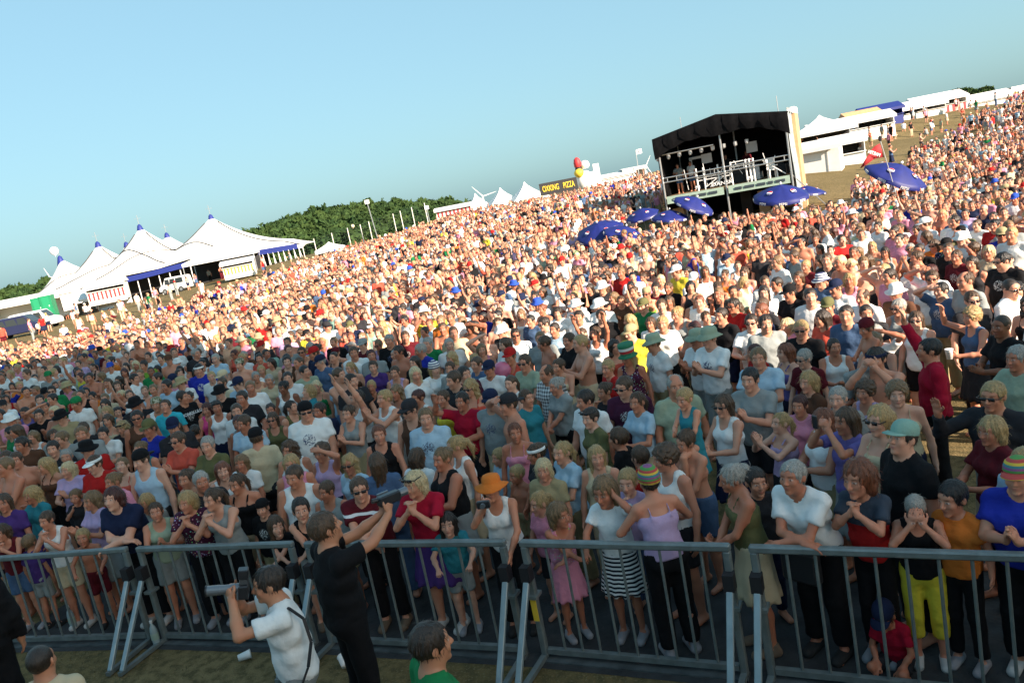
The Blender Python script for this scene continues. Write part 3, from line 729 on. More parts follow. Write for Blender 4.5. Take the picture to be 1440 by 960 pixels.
# ---------------------------------------------------------------- far woods (read as one mass): leafy clumps over a ridge
def leaf_mat(name, a, b):
    m, t, bs = new_mat(name); n = noise_n(t, .12, detail=6); n2 = noise_n(t, 1.1, detail=3)
    c = mixc(t, ramp(t, n, .35, .65), a, b); c = mixc(t, ramp(t, n2, .35, .7), mixc(t, .45, c, (0, 0, 0)), c)
    t.links.new(c, bs.inputs['Base Color']); bs.inputs['Roughness'].default_value = .9; bs.inputs['Specular IOR Level'].default_value = .1; return m
M['leaf'] = leaf_mat('foliage', (.028, .062, .022), (.062, .105, .030))
def leaf_cloud(centres, radii, per, size, seed):
    """many small leaf faces spread through each crown; returns verts, tris"""
    R = np.random.default_rng(seed); V = []
    for c, r in zip(centres, radii):
        n = per; d = R.normal(size=(n, 3)); d /= np.linalg.norm(d, axis=1)[:, None]; d[:, 2] = np.abs(d[:, 2]) * 1.0 - .25
        rad = (R.random(n) ** .35)[:, None]; lump = 1 + .22 * np.sin(d[:, :1] * 5 + c[0]) * np.sin(d[:, 2:] * 6 + c[1])
        p = np.array(c) + d * rad * np.array(r) * lump
        a = R.normal(size=(n, 3)); b = R.normal(size=(n, 3)); s = size * (.5 + R.random((n, 1)))
        a = a / np.linalg.norm(a, axis=1)[:, None] * s; b = b / np.linalg.norm(b, axis=1)[:, None] * s
        V.append(np.stack([p - a, p + a * .6 + b, p + a - b * .4], 1))
    V = np.concatenate(V).reshape(-1, 3); return V, np.arange(len(V)).reshape(-1, 3)
def wood(profile, Y, depth, label, seed, n=120):
    R = np.random.default_rng(seed); cs, rs = [], []
    xs = [p[0] for p in profile]
    for i in range(n):
        px = R.uniform(xs[0], xs[-1]); py = np.interp(px, xs, [p[1] for p in profile])
        row = R.random(); YY = Y + depth * row
        X, zt = at_Y(px, py, Y + depth); zb = gz(X, YY) - 2; X = X * YY / (Y + depth)
        zt2 = zb + (zt - zb) * (.35 + .65 * row) + R.normal(0, .25)
        r = R.uniform(3.2, 5.6) * (Y / 220)
        cs.append((X, YY, max(zb + 2, zt2 - r * .9))); rs.append((r, r, r * 1.05 + max(0, (zt2 - zb) * .12)))
    v, q = leaf_cloud(cs, rs, 420, .85 * Y / 220, seed)
    o = add('far_wood', to_mesh('far_wood', v, q, M['leaf'], smooth=False))
    # the shaded mass inside the wood, so that no sky shows through its foot
    b = MB()
    for c, r in zip(cs, rs): b.lathe([(r[0] * .55, -c[2] + gz(c[0], c[1]) - 3), (r[0] * .75, -r[2] * .3), (r[0] * .70, r[2] * .25), (r[0] * .35, r[2] * .62), (.1, r[2] * .74)], 7, c)
    b.build('wood_core', M['leaf'], o)
    tag(o, label, 'wood', kind='stuff')
wood([(330, 332), (350, 324), (400, 308), (440, 297), (500, 288), (560, 281), (600, 284), (640, 279), (655, 285), (665, 292)], 210, 60, 'dark green wooded hill behind the big tent', 3, 420)
wood([(-40, 420), (0, 410), (20, 405), (60, 396), (80, 392), (110, 402)], 230, 50, 'grey green wood at the far left behind the tents', 4, 170)

def tree(px, py, Y, w, h, label):
    X, z = at_Y(px, py, Y); g = gz(X, Y); r = tag(empty('broadleaf_tree', (X, Y, g)), label, 'tree', 'round trees on the right skyline')
    top = z - g
    b = MB().lathe([(.35, -.3), (.26, top - h * .7), (.12, top - h * .3)], 8)
    for a in range(5): b.beam((0, 0, top - h * .75), (w * .3 * math.cos(a * 1.25), w * .3 * math.sin(a * 1.25), top - h * .3), .12, n=5)
    b.build('trunk', simple('bark', (.09, .07, .05), .9, noise=.2), r)
    cs = [(random.uniform(-.33, .33) * w, random.uniform(-.3, .3) * w, top - h * random.uniform(.25, .75)) for _ in range(9)]
    v, q = leaf_cloud(cs, [(w * .2, w * .2, h * .24)] * 9, 480, .30, int(px)); add('crown', to_mesh('crown', v, q, M['leaf'], smooth=False), r)
tree(1365, 119, 150, 7.0, 3.2, 'dark round tree behind the white marquee on the right skyline')
tree(1421, 128, 150, 4.0, 2.2, 'small dark tree beside the white building at the right edge')

# ---------------------------------------------------------------- big top with six masts
def big_top():
    Y0, Y1 = 110., 134.
    eave = [(0, 438), (45, 424), (130, 402), (200, 386), (265, 369), (345, 356), (418, 344)]
    ex = []; ez = []
    for (x, y) in eave: X, z = at_Y(x, y, Y0); ex.append(X); ez.append(z)
    masts = []
    for (x, y, Y, R) in ((85, 366, 119, 12.), (138, 346, 119, 12.5), (197, 322, 118, 14.), (297, 308, 118, 16.), (178, 346, 129, 11.), (235, 333, 129, 12.)):
        X, z = at_Y(x, y, Y); masts.append((X, Y, z, R))
    X0, X1 = ex[1] - 3, ex[-1] + .5
    r = tag(empty('circus_tent', ((X0 + X1) / 2, (Y0 + Y1) / 2, gz((X0 + X1) / 2, (Y0 + Y1) / 2))), 'huge white big top tent with blue topped masts and open side', 'tent')
    o = r.location
    def surf(X, Y):
        ze = np.interp(X, ex, ez); z = ze + 0 * Y; acc = np.zeros_like(X)
        for (mx, my, mz, R) in masts:
            d = np.hypot(X - mx, (Y - my) * 1.05); t = np.clip(1 - d / R, 0, 1); h = (mz - np.interp(mx, ex, ez)) * (t ** 2.9 * .84 + t * .16)
            acc = np.maximum(acc, h)
        edge = np.clip((Y - Y0) / 3., 0, 1) * np.clip((Y1 - Y) / 3., 0, 1); end = np.clip((X - X0) / 4., 0, 1) * np.clip((X1 - X) / 3., 0, 1)
        return z + acc * (edge * .5 + .5) * (end * .4 + .6) + .35 * edge - .5 * (1 - end)
    xs = np.linspace(X0, X1, 150); ys = np.linspace(Y0, Y1, 60); Xg, Yg = np.meshgrid(xs, ys, indexing='ij'); Zg = surf(Xg, Yg); Xg = np.where(Xg > -48, Xg - np.clip(Yg - 119, 0, None) * .42 * np.clip((Xg + 46) / 12, 0, 1), Xg)
    v = np.stack([Xg - o.x, Yg - o.y, Zg - o.z], -1).reshape(-1, 3); ny = 60; i, j = np.meshgrid(np.arange(149), np.arange(59), indexing='ij'); k = (i * ny + j).ravel()
    ca = add('canopy', to_mesh('canopy', v, np.stack([k, k + ny, k + ny + 1, k + 1], -1), M['canvas']), r); md = ca.modifiers.new('thickness', 'SOLIDIFY'); md.thickness = .08
    seam = simple('black_seam', (.02, .02, .02), .7)
    for (mx, my, mz, R) in masts:
        MB().lathe([(.85, -1.5), (.62, -.8), (.45, -.1), (.28, .5), (.05, .7)], 10, (mx - o.x, my - o.y, mz - o.z)).build('mast_cap', M['bluecanvas'], r, smooth=True)
        b = MB().beam((mx - o.x, my - o.y, mz - o.z + .4), (mx - o.x, my - o.y, mz - o.z + 2.0), .09, n=6)
        b.beam((mx - .5 - o.x, my - o.y, mz - o.z + 1.5), (mx + .5 - o.x, my - o.y, mz - o.z + 1.5), .05, n=5); b.build('mast', M['alu'], r)
        if R < 12.2: continue
        for sgn in (-1, 1):       # dark seam ropes from the mast down the canvas
            pts = []
            for t in np.linspace(.06, 1, 14):
                X = mx + sgn * t * R * .95; Y = my - t * (my - Y0) * .85
                if X0 < X < X1: pts.append((X - o.x, Y - o.y, float(surf(np.array([X]), np.array([Y]))[0]) - o.z + .06))
            s = MB()
            for a, b2 in zip(pts[:-1], pts[1:]): s.beam(a, b2, .12, n=4)
            if pts: s.build('seam_rope', seam, r)
    # blue valance and the open side with its poles
    for n, (a, b2) in enumerate(((130, 265), (345, 418))):
        Xa = np.interp(a, [e[0] for e in eave], ex); Xb = np.interp(b2, [e[0] for e in eave], ex); seg = np.linspace(Xa, Xb, 11)
        vb = MB()
        for u, w in zip(seg[:-1], seg[1:]):
            zu, zw = np.interp(u, ex, ez) - o.z, np.interp(w, ex, ez) - o.z
            vb.sheet([(u - o.x, Y0 - .15 - o.y, zu + .15), (u - o.x, Y0 - .25 - o.y, zu - .55), (w - o.x, Y0 - .25 - o.y, zw - .55), (w - o.x, Y0 - .15 - o.y, zw + .15)], .05)
        vb.build('valance', M['bluecanvas'], r)
        for u in np.linspace(Xa, Xb, 10 if n == 0 else 11):
            g = gz(u, Y0) - o.z; z = np.interp(u, ex, ez) - o.z
            MB().beam((u - o.x, Y0 + .2 - o.y, g - .2), (u - o.x + .1, Y0 + .1 - o.y, z - .1), .13, n=6).build('side_pole', M['whitepl'], r)
            if n == 1: MB().beam((u - o.x + .7, Y0 - 1.6 - o.y, gz(u, Y0 - 1.6) - o.z - .1), (u - o.x, Y0 + .1 - o.y, z - .1), .06, n=5).build('guy_rope', M['whitepl'], r)
    w = MB(); Xc = (X0 + X1) / 2
    w.box((1.0, Y0 + 4.5 - o.y, .6), (X1 - X0 - 14, .15, 5.6)); w.build('interior_shade_sheet', M['darkin'], r)  # dark sheet standing in for the shade inside the tent
big_top()

def pagoda(px, py, Y, w, wall, label, mat='canvas', rz=.2, open_front=True, group='small pagoda tents'):
    X, z = at_Y(px, py, Y); g = gz(X, Y); r = tag(empty('pagoda_tent', (X, Y, g), rz), label, 'tent', group); H = z - g; h = w / 2; v = []; f = []
    n = 7
    for j in range(n):
        t = j / (n - 1); rad = h * (1 - t) ** 1.35 + .03; zz = wall + (H - wall) * t
        for (sx, sy) in ((-1, -1), (1, -1), (1, 1), (-1, 1)): v.append((sx * rad, sy * rad, zz))
    for j in range(n - 1):
        for i in range(4): f.append((j * 4 + i, j * 4 + (i + 1) % 4, j * 4 + 4 + (i + 1) % 4, j * 4 + 4 + i))
    b = MB(); b._add(v, f); b.build('roof', M[mat], r)
    b = MB()
    for (x0, y0, x1, y1) in ((-h, -h, h, -h), (h, -h, h, h), (h, h, -h, h), (-h, h, -h, -h)): b.sheet([(x0, y0, wall), (x0, y0, wall - .35), (x1, y1, wall - .35), (x1, y1, wall)], .03)
    b.build('valance', M[mat], r)
    for sx in (-1, 1):
        for sy in (-1, 1): MB().beam((sx * h * .98, sy * h * .98, -.3), (sx * h * .98, sy * h * .98, wall), .09).build('pole', M['alu'], r)
    MB().box((0, h * .9, wall / 2), (w * .96, .05, wall)).build('back_wall', M[mat] if not open_front else M['darkin'], r)  # open tents get a back wall darkened as interior shade
    if not open_front:
        for s in (-1, 1): MB().box((s * h * .96, 0, wall / 2 - .1), (.05, w * .94, wall + .2)).build('side_wall', M[mat], r)
    return r, H
pagoda(307, 340, 102, 8.5, 2.7, 'white pagoda tent standing before the big top opening')
pagoda(98, 402, 100, 7.0, 2.0, 'low white pagoda tent before the left end of the big top', open_front=False)
pagoda(668, 272, 100, 4.6, 1.0, 'smallest white pagoda tent left of the pizza sign', group='pagoda tents on the skyline')
pagoda(703, 264, 98, 5.4, 1.0, 'middle white pagoda tent left of the pizza sign', group='pagoda tents on the skyline')
pagoda(737, 256, 96, 5.8, 1.0, 'largest white pagoda tent just left of the pizza sign', group='pagoda tents on the skyline')
pagoda(1152, 162, 88, 6.6, 2.2, 'white pagoda tent right behind the mixing tower', rz=-.3, group='pagoda tents on the skyline')
pagoda(462, 340, 92, 3.2, 1.3, 'open white party tent by the fence below the wooded hill', mat='whitepl', rz=.1)

# ---------------------------------------------------------------- stalls, booths and boxes
def booth(px, py, Y, w, d, h, label, roof='canvas', wall='canvas2', counter=True, rz=0., name='market_stall', group='stalls on the hill', pitch=.24, front=None, ch=1.05):
    """px, py: foot of the front middle"""
    X, z = at_Y(px, py, Y); r = tag(empty(name, (X, Y, z), rz), label, 'stall', group); hw = w / 2
    b = MB(); b._add([(-hw - .2, -.5, h), (hw + .2, -.5, h), (hw + .2, d + .2, h), (-hw - .2, d + .2, h), (-hw - .2, d / 2, h + pitch * d), (hw + .2, d / 2, h + pitch * d)], [(0, 1, 5, 4), (2, 3, 4, 5), (0, 4, 3), (1, 2, 5), (0, 3, 2, 1)]); b.build('roof', M[roof], r)
    b = MB().sheet([(-hw - .2, -.53, h + .02), (-hw - .2, -.53, h - .3), (hw + .2, -.53, h - .3), (hw + .2, -.53, h + .02)], .03); b.build('valance', M[roof], r)
    MB().box((0, d, h / 2 - .5), (w, .06, h + 1.)).build('back_wall', M[wall], r)
    for s in (-1, 1): MB().box((s * hw, d / 2, h / 2 - .2), (.06, d, h + .3)).build('side_wall', M[wall], r)
    if counter:
        c_ = MB().box((0, 0, ch / 2 - .25), (w, .35, ch + .5)).box((0, -.08, ch + .03), (w + .1, .6, .06)).build('counter', M[wall], r)
        if front:
            for i in range(9): MB().box((-hw + w * (i + .5) / 9, -.19, ch / 2), (w / 20, .03, ch * .9)).build('counter_stripe', M[front], c_)
    if counter: MB().box((0, d * .8, h / 2), (w * .96, .1, h * .9)).build('stall_shade_panel', M['darkin'], r)  # dark panel added as shade behind the counter
    if name == 'white_tent': MB().box((0, -.02, h / 2 - .3), (w, .05, h + .5)).build('front_flap', M['canvas'], r); MB().beam((w * .2, -.08, -.3), (w * .22, -.08, h), .05, n=5).build('flap_pole', M['alu'], r)
    return r
# right side, from the mixing tower to the edge of the picture
booth(1156, 262, 60, 2.9, 2.6, 2.9, 'plain white tent box beside the mixing tower', counter=False, rz=-.5, name='white_tent', group=None, wall='canvas', pitch=.2)
booth(1190, 234, 72, 3.4, 2.6, 2.2, 'white bar stall with people at its counter beyond the mixing tower', rz=-.25, wall='whitepl')
booth(1200, 196, 96, 9.5, 3.0, 2.0, 'long white stall with open counter behind the bar stall', rz=-.15, wall='whitepl')
booth(1217, 184, 104, 4.2, 3.0, 2.0, 'orange roofed snack stall on the hill', roof='orangetarp', rz=-.1)
booth(1243, 176, 106, 5.0, 3.2, 2.0, 'blue roofed stall with blue side on the hill', roof='bluecanvas', wall='bluecanvas', rz=-.1)
booth(1285, 170, 112, 9.0, 4., 1.8, 'long white marquee right of the blue roofed stall', rz=-.05)
booth(1325, 160, 114, 7.0, 4., 2.0, 'white marquee with red edged counter on the hill', rz=-.05, front='red')
booth(1372, 157, 116, 11., 4., 1.5, 'large white marquee below the dark round tree', rz=-.05)
booth(640, 304, 90, 4.0, 3., 1.1, 'red edged flat white stall below the wooded hill end', front='red', pitch=.05, group='stalls on the skyline')
booth(868, 262, 98, 4.5, 3., 1.5, 'cream flat roofed stall right of the inflatable', pitch=.06, wall='whitepl', group='stalls on the skyline')
booth(895, 258, 98, 2.6, 3., 1.9, 'plain white box stall left of the mixing tower', counter=False, wall='whitepl', pitch=.04, group='stalls on the skyline')
booth(152, 420, 96, 4.2, 2.5, 1.7, 'low white stall with red striped counter before the big top', front='red', rz=.25, pitch=.2, group='stalls by the big top')
booth(337, 384, 92, 3.4, 2., 1.4, 'yellow fronted food stall before the big top', front='yellow', rz=.2, pitch=.12, ch=.8, group='stalls by the big top')
booth(35, 444, 92, 9., 3., 1.6, 'long low white marquee roof at the left edge', rz=.0, pitch=.2, counter=False, wall='whitepl', group='stalls by the big top')
# white house far right
X, z = at_Y(1437, 150, 125); g = gz(X, 125); r = tag(empty('white_building', (X + .9, 125, g)), 'white flat topped building at the right edge of the hill', 'building')
zt = at_Y(1437, 121, 125)[1] - g
MB().box((0, 1.5, zt / 2 - .4), (4.6, 3, zt + .8)).build('wall', M['whitepaint'], r)
for i in range(3):
    w_ = MB().box((-1.5 + 1.5 * i, -.03, zt - 1.1), (.85, .12, 1.0)).build('window', M['whitepl'], r); MB().box((-1.5 + 1.5 * i, -.06, zt - 1.1), (.66, .12, .8)).build('pane', M['glass'], w_)
MB().box((0, 1.5, zt + .05), (4.8, 3.2, .12)).build('roof', M['whitepl'], r)

# pizza sign, inflatable and white booth on the skyline
def skyline_sign():
    Xa, za = at_Y(763, 268, 90); Xb, zb = at_Y(808, 257, 90); X = (Xa + Xb) / 2; g = gz(X, 90)
    r = tag(empty('pizza_stall_sign', (X, 90, g)), 'black stall sign with yellow pizza lettering on the skyline', 'sign')
    w = Xb - Xa + .6; zc = (za + zb) / 2 - g
    MB().box((0, 0, zc), (w, .12, 1.35)).build('sign_board', M['black'], r)
    for s in (-1, 1): MB().beam((s * w * .45, .1, -.3), (s * w * .45, .1, zc + .5), .1).build('post', M['alu'], r)
    for wd, xo in (('OXKING', -w * .21), ('PIZZA', w * .27)): o = add('lettering', text_mesh(wd, .72, M['yellow'], .02), r, (xo, -.10, zc)); o.rotation_euler = (math.pi / 2, 0, 0); o.scale = (.66, 1.25, 1)
    X, z = at_Y(821, 262, 93); g = gz(X, 93); zt = at_Y(812, 222, 93)[1] - g
    r = tag(empty('inflatable_figure', (X, 93, g)), 'tall inflatable of red white and yellow balloons beside the pizza sign', 'inflatable'); z0 = 1.4
    k = (zt - z0)
    MB().lathe([(.5, 0), (.85, .1), (.9, k * .30), (.72, k * .52), (.5, k * .56)], 14, (.15, 0, z0)).lathe([(.4, -.9), (.5, 0)], 12, (.15, 0, z0 - .5)).build('white_body', M['whitepl'], r, smooth=True)
    MB().lathe([(.05, -.52), (.35, -.42), (.55, -.15), (.58, .1), (.40, .38), (.05, .5)], 14, (-.35, -.55, z0 + k * .52)).build('yellow_balloon', M['yellow'], r, smooth=True)
    MB().lathe([(.30, 0), (.40, .12), (.42, .55), (.33, .95), (.12, 1.15), (.02, 1.18)], 14, (-.30, 0, zt - 1.1)).build('red_dome', M['red'], r, smooth=True)
    MB().lathe([(.25, 0), (.46, .12), (.55, .45), (.40, .8), (.1, .92)], 14, (.52, 0, zt - 1.35)).build('white_dome', M['whitepl'], r, smooth=True)
    MB().lathe([(.34, 0), (.42, .2), (.36, .45)], 12, (-.25, 0, zt - 1.5)).build('dark_band', M['black'], r, smooth=True)
    X, z = at_Y(833, 262, 95); g = gz(X, 95); r = tag(empty('white_kiosk', (X, 95, g)), 'narrow white kiosk with tall panel right of the inflatable', 'kiosk'); zt = at_Y(833, 235, 95)[1] - g
    MB().box((-.5, 0, zt / 2 - .5), (1.7, .8, zt)).build('body', M['whitepl'], r); MB().box((.75, -.1, zt / 2 - .1), (.7, .5, zt + .8)).build('side_panel', M['whitepaint'], r); MB().box((-.5, -.42, zt * .62), (1.1, .06, .6)).build('hatch', M['banner'], r)
skyline_sign()

# ---------------------------------------------------------------- mixing tower
def mixing_tower():
    Yc = 47.; Xc, _ = at_Y(1029, 240, Yc); g = gz(Xc, Yc); rz = math.radians(-25.5)
    r = tag(empty('mixing_tower', (Xc, Yc, g), rz), 'black roofed two storey mixing tower with white scaffolding in the crowd', 'scaffold tower')
    w, d = 6.9, 5.4; hw = w / 2; zd = at_Y(1030, 258, Yc)[1] - g; zr = at_Y(1013, 163, Yc)[1] - g; ze = zr - .62
    yf = -d / 2
    for sx in (-hw, 0, hw):
        for y in (yf, d / 2): MB().beam((sx, y, -.3), (sx, y, ze if sx else zr - .05), .11, n=6).build('post', M['alu'], r)
    b = MB(); b._add([(-hw - .2, yf - .25, ze), (0, yf - .25, zr), (hw + .2, yf - .25, ze), (-hw - .2, d / 2, ze), (0, d / 2, zr), (hw + .2, d / 2, ze)], [(0, 1, 4, 3), (1, 2, 5, 4)]); o = b.build('roof', M['blackcloth'], r); m = o.modifiers.new('thickness', 'SOLIDIFY'); m.thickness = .06
    # sagging tarpaulin front, swagged between the ridge and the corners
    n = 24; v = []; f = []
    for i in range(n + 1):
        x = -hw - .2 + (w + .4) * i / n; t = abs(x) / (hw + .2); top = zr - (zr - ze) * t; drop = 1.15 - .35 * math.sin(math.pi * t) + .04 * math.sin(i * 1.9)
        v += [(x, yf - .28, top), (x, yf - .34 - .10 * math.sin(i * 2.3), top - drop * .5), (x, yf - .22, top - drop)]
        if i: k = 3 * i; f += [(k - 3, k - 2, k + 1, k), (k - 2, k - 1, k + 2, k + 1)]
    b = MB(); b._add(v, f); b.build('tarpaulin_front', M['blackcloth'], r, smooth=True)
    MB().box((0, d / 2 + .05, ze / 2), (w, .06, ze)).build('back_cloth', M['blackcloth'], r)
    MB().box((-hw - .06, 0, ze / 2 + zd * .3), (.06, d, ze - zd * .6)).build('side_cloth', M['blackcloth'], r)
    b = MB(); m_ = 14; v = []; f = []
    for i in range(m_ + 1):
        y = yf + .1 + (d * .50) * i / m_; xx = hw + .14 + .06 * math.sin(i * 1.7)
        for j in range(6): v.append((xx + .05 * math.sin(j * 1.3 + i), y, .1 + (ze + .1) * j / 5))
        if i:
            for j in range(5): k = i * 6 + j; f.append((k - 6, k, k + 1, k - 5))
    b._add(v, f); b.build('side_tarpaulin', M['greytarp'], r, smooth=True)
    MB().box((hw + .22, d * .25, ze / 2), (.2, d * .44, ze - .1)).build('side_board', M['orangetarp'], r)
    MB().box((hw + .22, d * .25, ze + .12), (.22, d * .46, .35)).build('board_cap', M['whitepl'], r)
    MB().box((0, 0, zd - .1), (w, d, .16)).build('deck', M['wood'], r)
    for s, x0, x1 in ((0, -hw + .1, -.15), (1, .1, hw - .1)):
        o = MB().sheet([(x0, yf - .12, zd + .0), (x0, yf - .16, zd - .42), (x1, yf - .16, zd - .42), (x1, yf - .12, zd + .0)], .02).build('banner', M['banner'], r)
        t = MB(); x = x0 + .35
        while x < x1 - .5:        # lettering too small to read
            l = random.uniform(.25, .55); t.box((x + l / 2, yf - .17, zd - .21), (l, .02, .14)); x += l + .13
        t.build('small_print', M['ink'], o)
    for zz, x0, x1 in ((zd + 1.05, -hw, hw), (zd + .80, -hw, hw), (ze - .95, -hw, -.4)):
        MB().beam((x0, yf + .02, zz), (x1, yf + .02, zz), .07, n=6).build('rail', M['alu'], r)
    for i in range(13):
        x = -hw + w * (i + .5) / 13; MB().beam((x, yf + .02, zd + .80), (x, yf + .02, zd + 1.05), .05, n=5).build('rail_post', M['alu'], r)
    for x in (-1.55, -1.15, -.35, .35, 1.15, 1.35, 1.55):
        MB().beam((x, yf + .12, zd), (x, yf + .12, zd + 1.25), .085, n=6).build('scaffold_upright', M['whitepl'], r)
    for (x0, z0, x1, z1) in ((-1.5, .55, .3, .55), (-1.5, .7, .3, .7), (.4, .95, 1.6, .95), (.4, 1.2, 1.6, 1.2), (hw - .3, .1, hw - 1.4, 1.0), (-1.2, .1, -.5, .5), (-.9, .1, -.2, .5)):
        MB().beam((x0, yf + .14, zd + z0), (x1, yf + .14, zd + z1), .06, n=5).build('scaffold_brace', M['whitepl'], r)
    MB().box((0, .1, zd + .75), (2.8, .9, .5)).build('mixing_desk', M['black'], r)
    for i in range(16):
        x = random.uniform(-hw + .5, hw - .5); q_ = random.uniform(.2, .55); MB().box((x, random.uniform(-.4, 1.2), zd + q_ * .8), (random.uniform(.35, .8), .5, q_ * 1.6)).build('flight_case', random.choice([M['black'], M['black'], M['alu'], M['darkin']]), r)
    for i in range(10):
        x = random.uniform(-hw + .3, hw - 1.); MB().beam((x, yf + .3, zd + random.uniform(0, .5)), (x + random.uniform(-.5, .5), yf + .3, zd + random.uniform(.8, 1.5)), .035, n=5).build('stand_tube', M['whitepl'], r)
    for i in range(8):
        x = random.uniform(-hw + .3, hw - .3); MB().box((x, random.uniform(-1.4, .2), .5 + random.uniform(0, .5)), (.6, .5, 1. + random.uniform(0, .8))).build('lower_case', random.choice([M['black'], M['darkin'], M['wood']]), r)
    for (x, z, w2, h2) in ((-2.0, 1.85, .75, .14), (-2.3, 1.6, .14, .6), (-1.35, 1.7, .60, .55), (1.25, 1.85, .62, .6)):
        MB().box((x, .2, zd + z), (w2, .08, h2)).build('white_monitor', M['whitepl'], r)
    for i in range(9):
        x = -3.6 + i * .62; MB().lathe([(.05, 0), (.10, .05), (.11, .24), (.04, .26)], 8, (x, yf + .25, ze - 1.25)).build('lamp', M['alu'], r)
    for wd, xo in (('N', -1.55), ('DANSK', -.2), ('IN', 1.3)): o = add('lettering', text_mesh(wd, .28, M['white'], .02), r, (xo, yf - .02, zd + .20)); o.rotation_euler = (math.pi / 2, 0, 0); o.scale = (1.3, 1, 1)
    MB().box((hw - .9, yf + .5, zd - 1.05), (.95, .6, .7), .1).build('monitor_speaker', simple('speaker_grey', (.10, .10, .10), .6), r)
    MB().beam((hw, yf, zd), (hw + 1.6, yf + 2.4, -.2), .07, n=5).build('guy_strut', M['alu'], r)
    for x in (-2.6, 2.9): MB().beam((x, .5, ze + .2), (x, .5, zr + .45), .05, n=5).build('antenna', M['alu'], r)
    # stacked white plastic chair on the deck
    c = tag(empty('plastic_chair', tuple(r.matrix_basis @ Vector((2.45, yf + .45, zd - .02))), rz + .35), 'white plastic chair tipped on the mixing tower deck', 'chair')
    MB().box((0, 0, .45), (.45, .45, .05)).build('seat', M['whitepl'], c); MB().box((0, .22, .78), (.45, .05, .62)).build('backrest', M['whitepl'], c)
    for sx in (-.2, .2):
        for sy in (-.2, .2): MB().beam((sx, sy, 0), (sx * .95, sy * .95, .45), .06).build('leg', M['whitepl'], c)
        MB().box((sx * 1.1, 0, .66), (.05, .45, .05)).build('armrest', M['whitepl'], c)
    return r, zd
TOWER, TOWER_Z = mixing_tower()

# ---------------------------------------------------------------- blue parasols with round emblems
def parasol_meshes():
    R = 1.5; n = 8; rings = [(0, .56), (.35, .48), (.7, .36), (1.05, .21), (1.35, .05), (1.5, -.04), (1.5, -.20)]
    v = []; f = []; sub = 3; N = n * sub
    for (rr, z) in rings:
        for i in range(N):
            a = 2 * math.pi * i / N; s = abs(math.sin(a * n / 2)); rad = rr * (1 - .05 * s); v.append((rad * math.cos(a), rad * math.sin(a), z - .05 * s * rr / R))
    for j in range(len(rings) - 1):
        for i in range(N): f.append((j * N + i, j * N + (i + 1) % N, (j + 1) * N + (i + 1) % N, (j + 1) * N + i))
    b = MB(); b._add(v, f); can = b.mesh('canopy', M['umb'], True)
    pole = MB().beam((0, 0, -2.3), (0, 0, .68), .045, n=8).mesh('pole', M['alu'])
    hub = MB().lathe([(.06, 0), (.07, .05), (.02, .12)], 8, (0, 0, .6)).mesh('finial', M['whitepl'])
    rib = MB().beam((0, 0, .55), (1.44, 0, -.06), .02, n=4).mesh('rib', M['alu'])
    e = MB()      # round emblem: white disc with a red upper swirl, lies on a gore
    def disc(r0, a0, a1, z, mi, k=12): e.poly([(r0 * math.cos(a0 + (a1 - a0) * i / k), r0 * math.sin(a0 + (a1 - a0) * i / k), z) for i in range(k + 1)], mi)
    disc(.165, 0, 2 * math.pi * 11 / 12, .0, 1); disc(.15, .35, math.pi - .1, .006, 0); disc(.15, math.pi + .5, 2 * math.pi - .3, .006, 2)
    emb = e.mesh('emblem', [M['red'], M['white'], M['umb']])
    return can, pole, hub, rib, emb, text_mesh('PEPSI', .19, M['white'], .005)
PM = parasol_meshes()
def parasol(px, py, Y, sc, tilt, label, spin=0.):
    X, z = at_Y(px, py, Y); r = tag(empty('parasol', (X, Y, z)), label, 'parasol', 'blue parasols around the mixing tower'); r.scale = (sc,) * 3
    r.rotation_euler = (math.radians(tilt[0]), math.radians(tilt[1]), spin)
    can, pole, hub, rib, emb, txt = PM
    c = add('canopy', can, r); add('pole', pole, r); add('finial', hub, r)
    for i in range(8): add('rib', rib, r, rz=2 * math.pi * i / 8)
    for i in range(8):
        a = 2 * math.pi * (i + .5) / 8; sl = math.atan2(.40, 1.0)
        if i % 2 == 0:
            o = add('emblem', emb, c, (.86 * math.cos(a), .86 * math.sin(a), .315)); o.rotation_euler = (0, sl, a)
            o.rotation_euler = (Matrix.Rotation(a, 3, 'Z') @ Matrix.Rotation(sl, 3, 'Y') @ Matrix.Rotation(math.pi / 2, 3, 'Z')).to_euler()
        o = add('lettering', txt, c, (1.44 * math.cos(a), 1.44 * math.sin(a), -.17)); o.rotation_euler = (Matrix.Rotation(a, 3, 'Z') @ Matrix.Rotation(math.pi / 2, 3, 'Z') @ Matrix.Rotation(math.pi / 2, 3, 'X')).to_euler()
parasol(843, 325, 33, .68, (20, -10), 'blue parasol leftmost in the crowd, left of the mixing tower')
parasol(878, 329, 32, .58, (22, 12), 'blue parasol tipped right against the leftmost one', .4)
parasol(903, 302, 36, .52, (10, -8), 'small blue parasol behind the leftmost pair')
parasol(942, 305, 35, .55, (8, 4), 'flat blue parasol below the tower left post', .3)
parasol(976, 288, 35, .62, (20, 24), 'blue parasol leaning right against the mixing tower front', .2)
parasol(1098, 274, 34, .78, (12, 0), 'blue parasol before the right half of the mixing tower', .1)
parasol(1134, 271, 36, .56, (4, 6), 'thin looking blue parasol by the tower grey side', .5)
parasol(1260, 246, 33, .84, (28, 14), 'big blue parasol under the red pennant', .35)

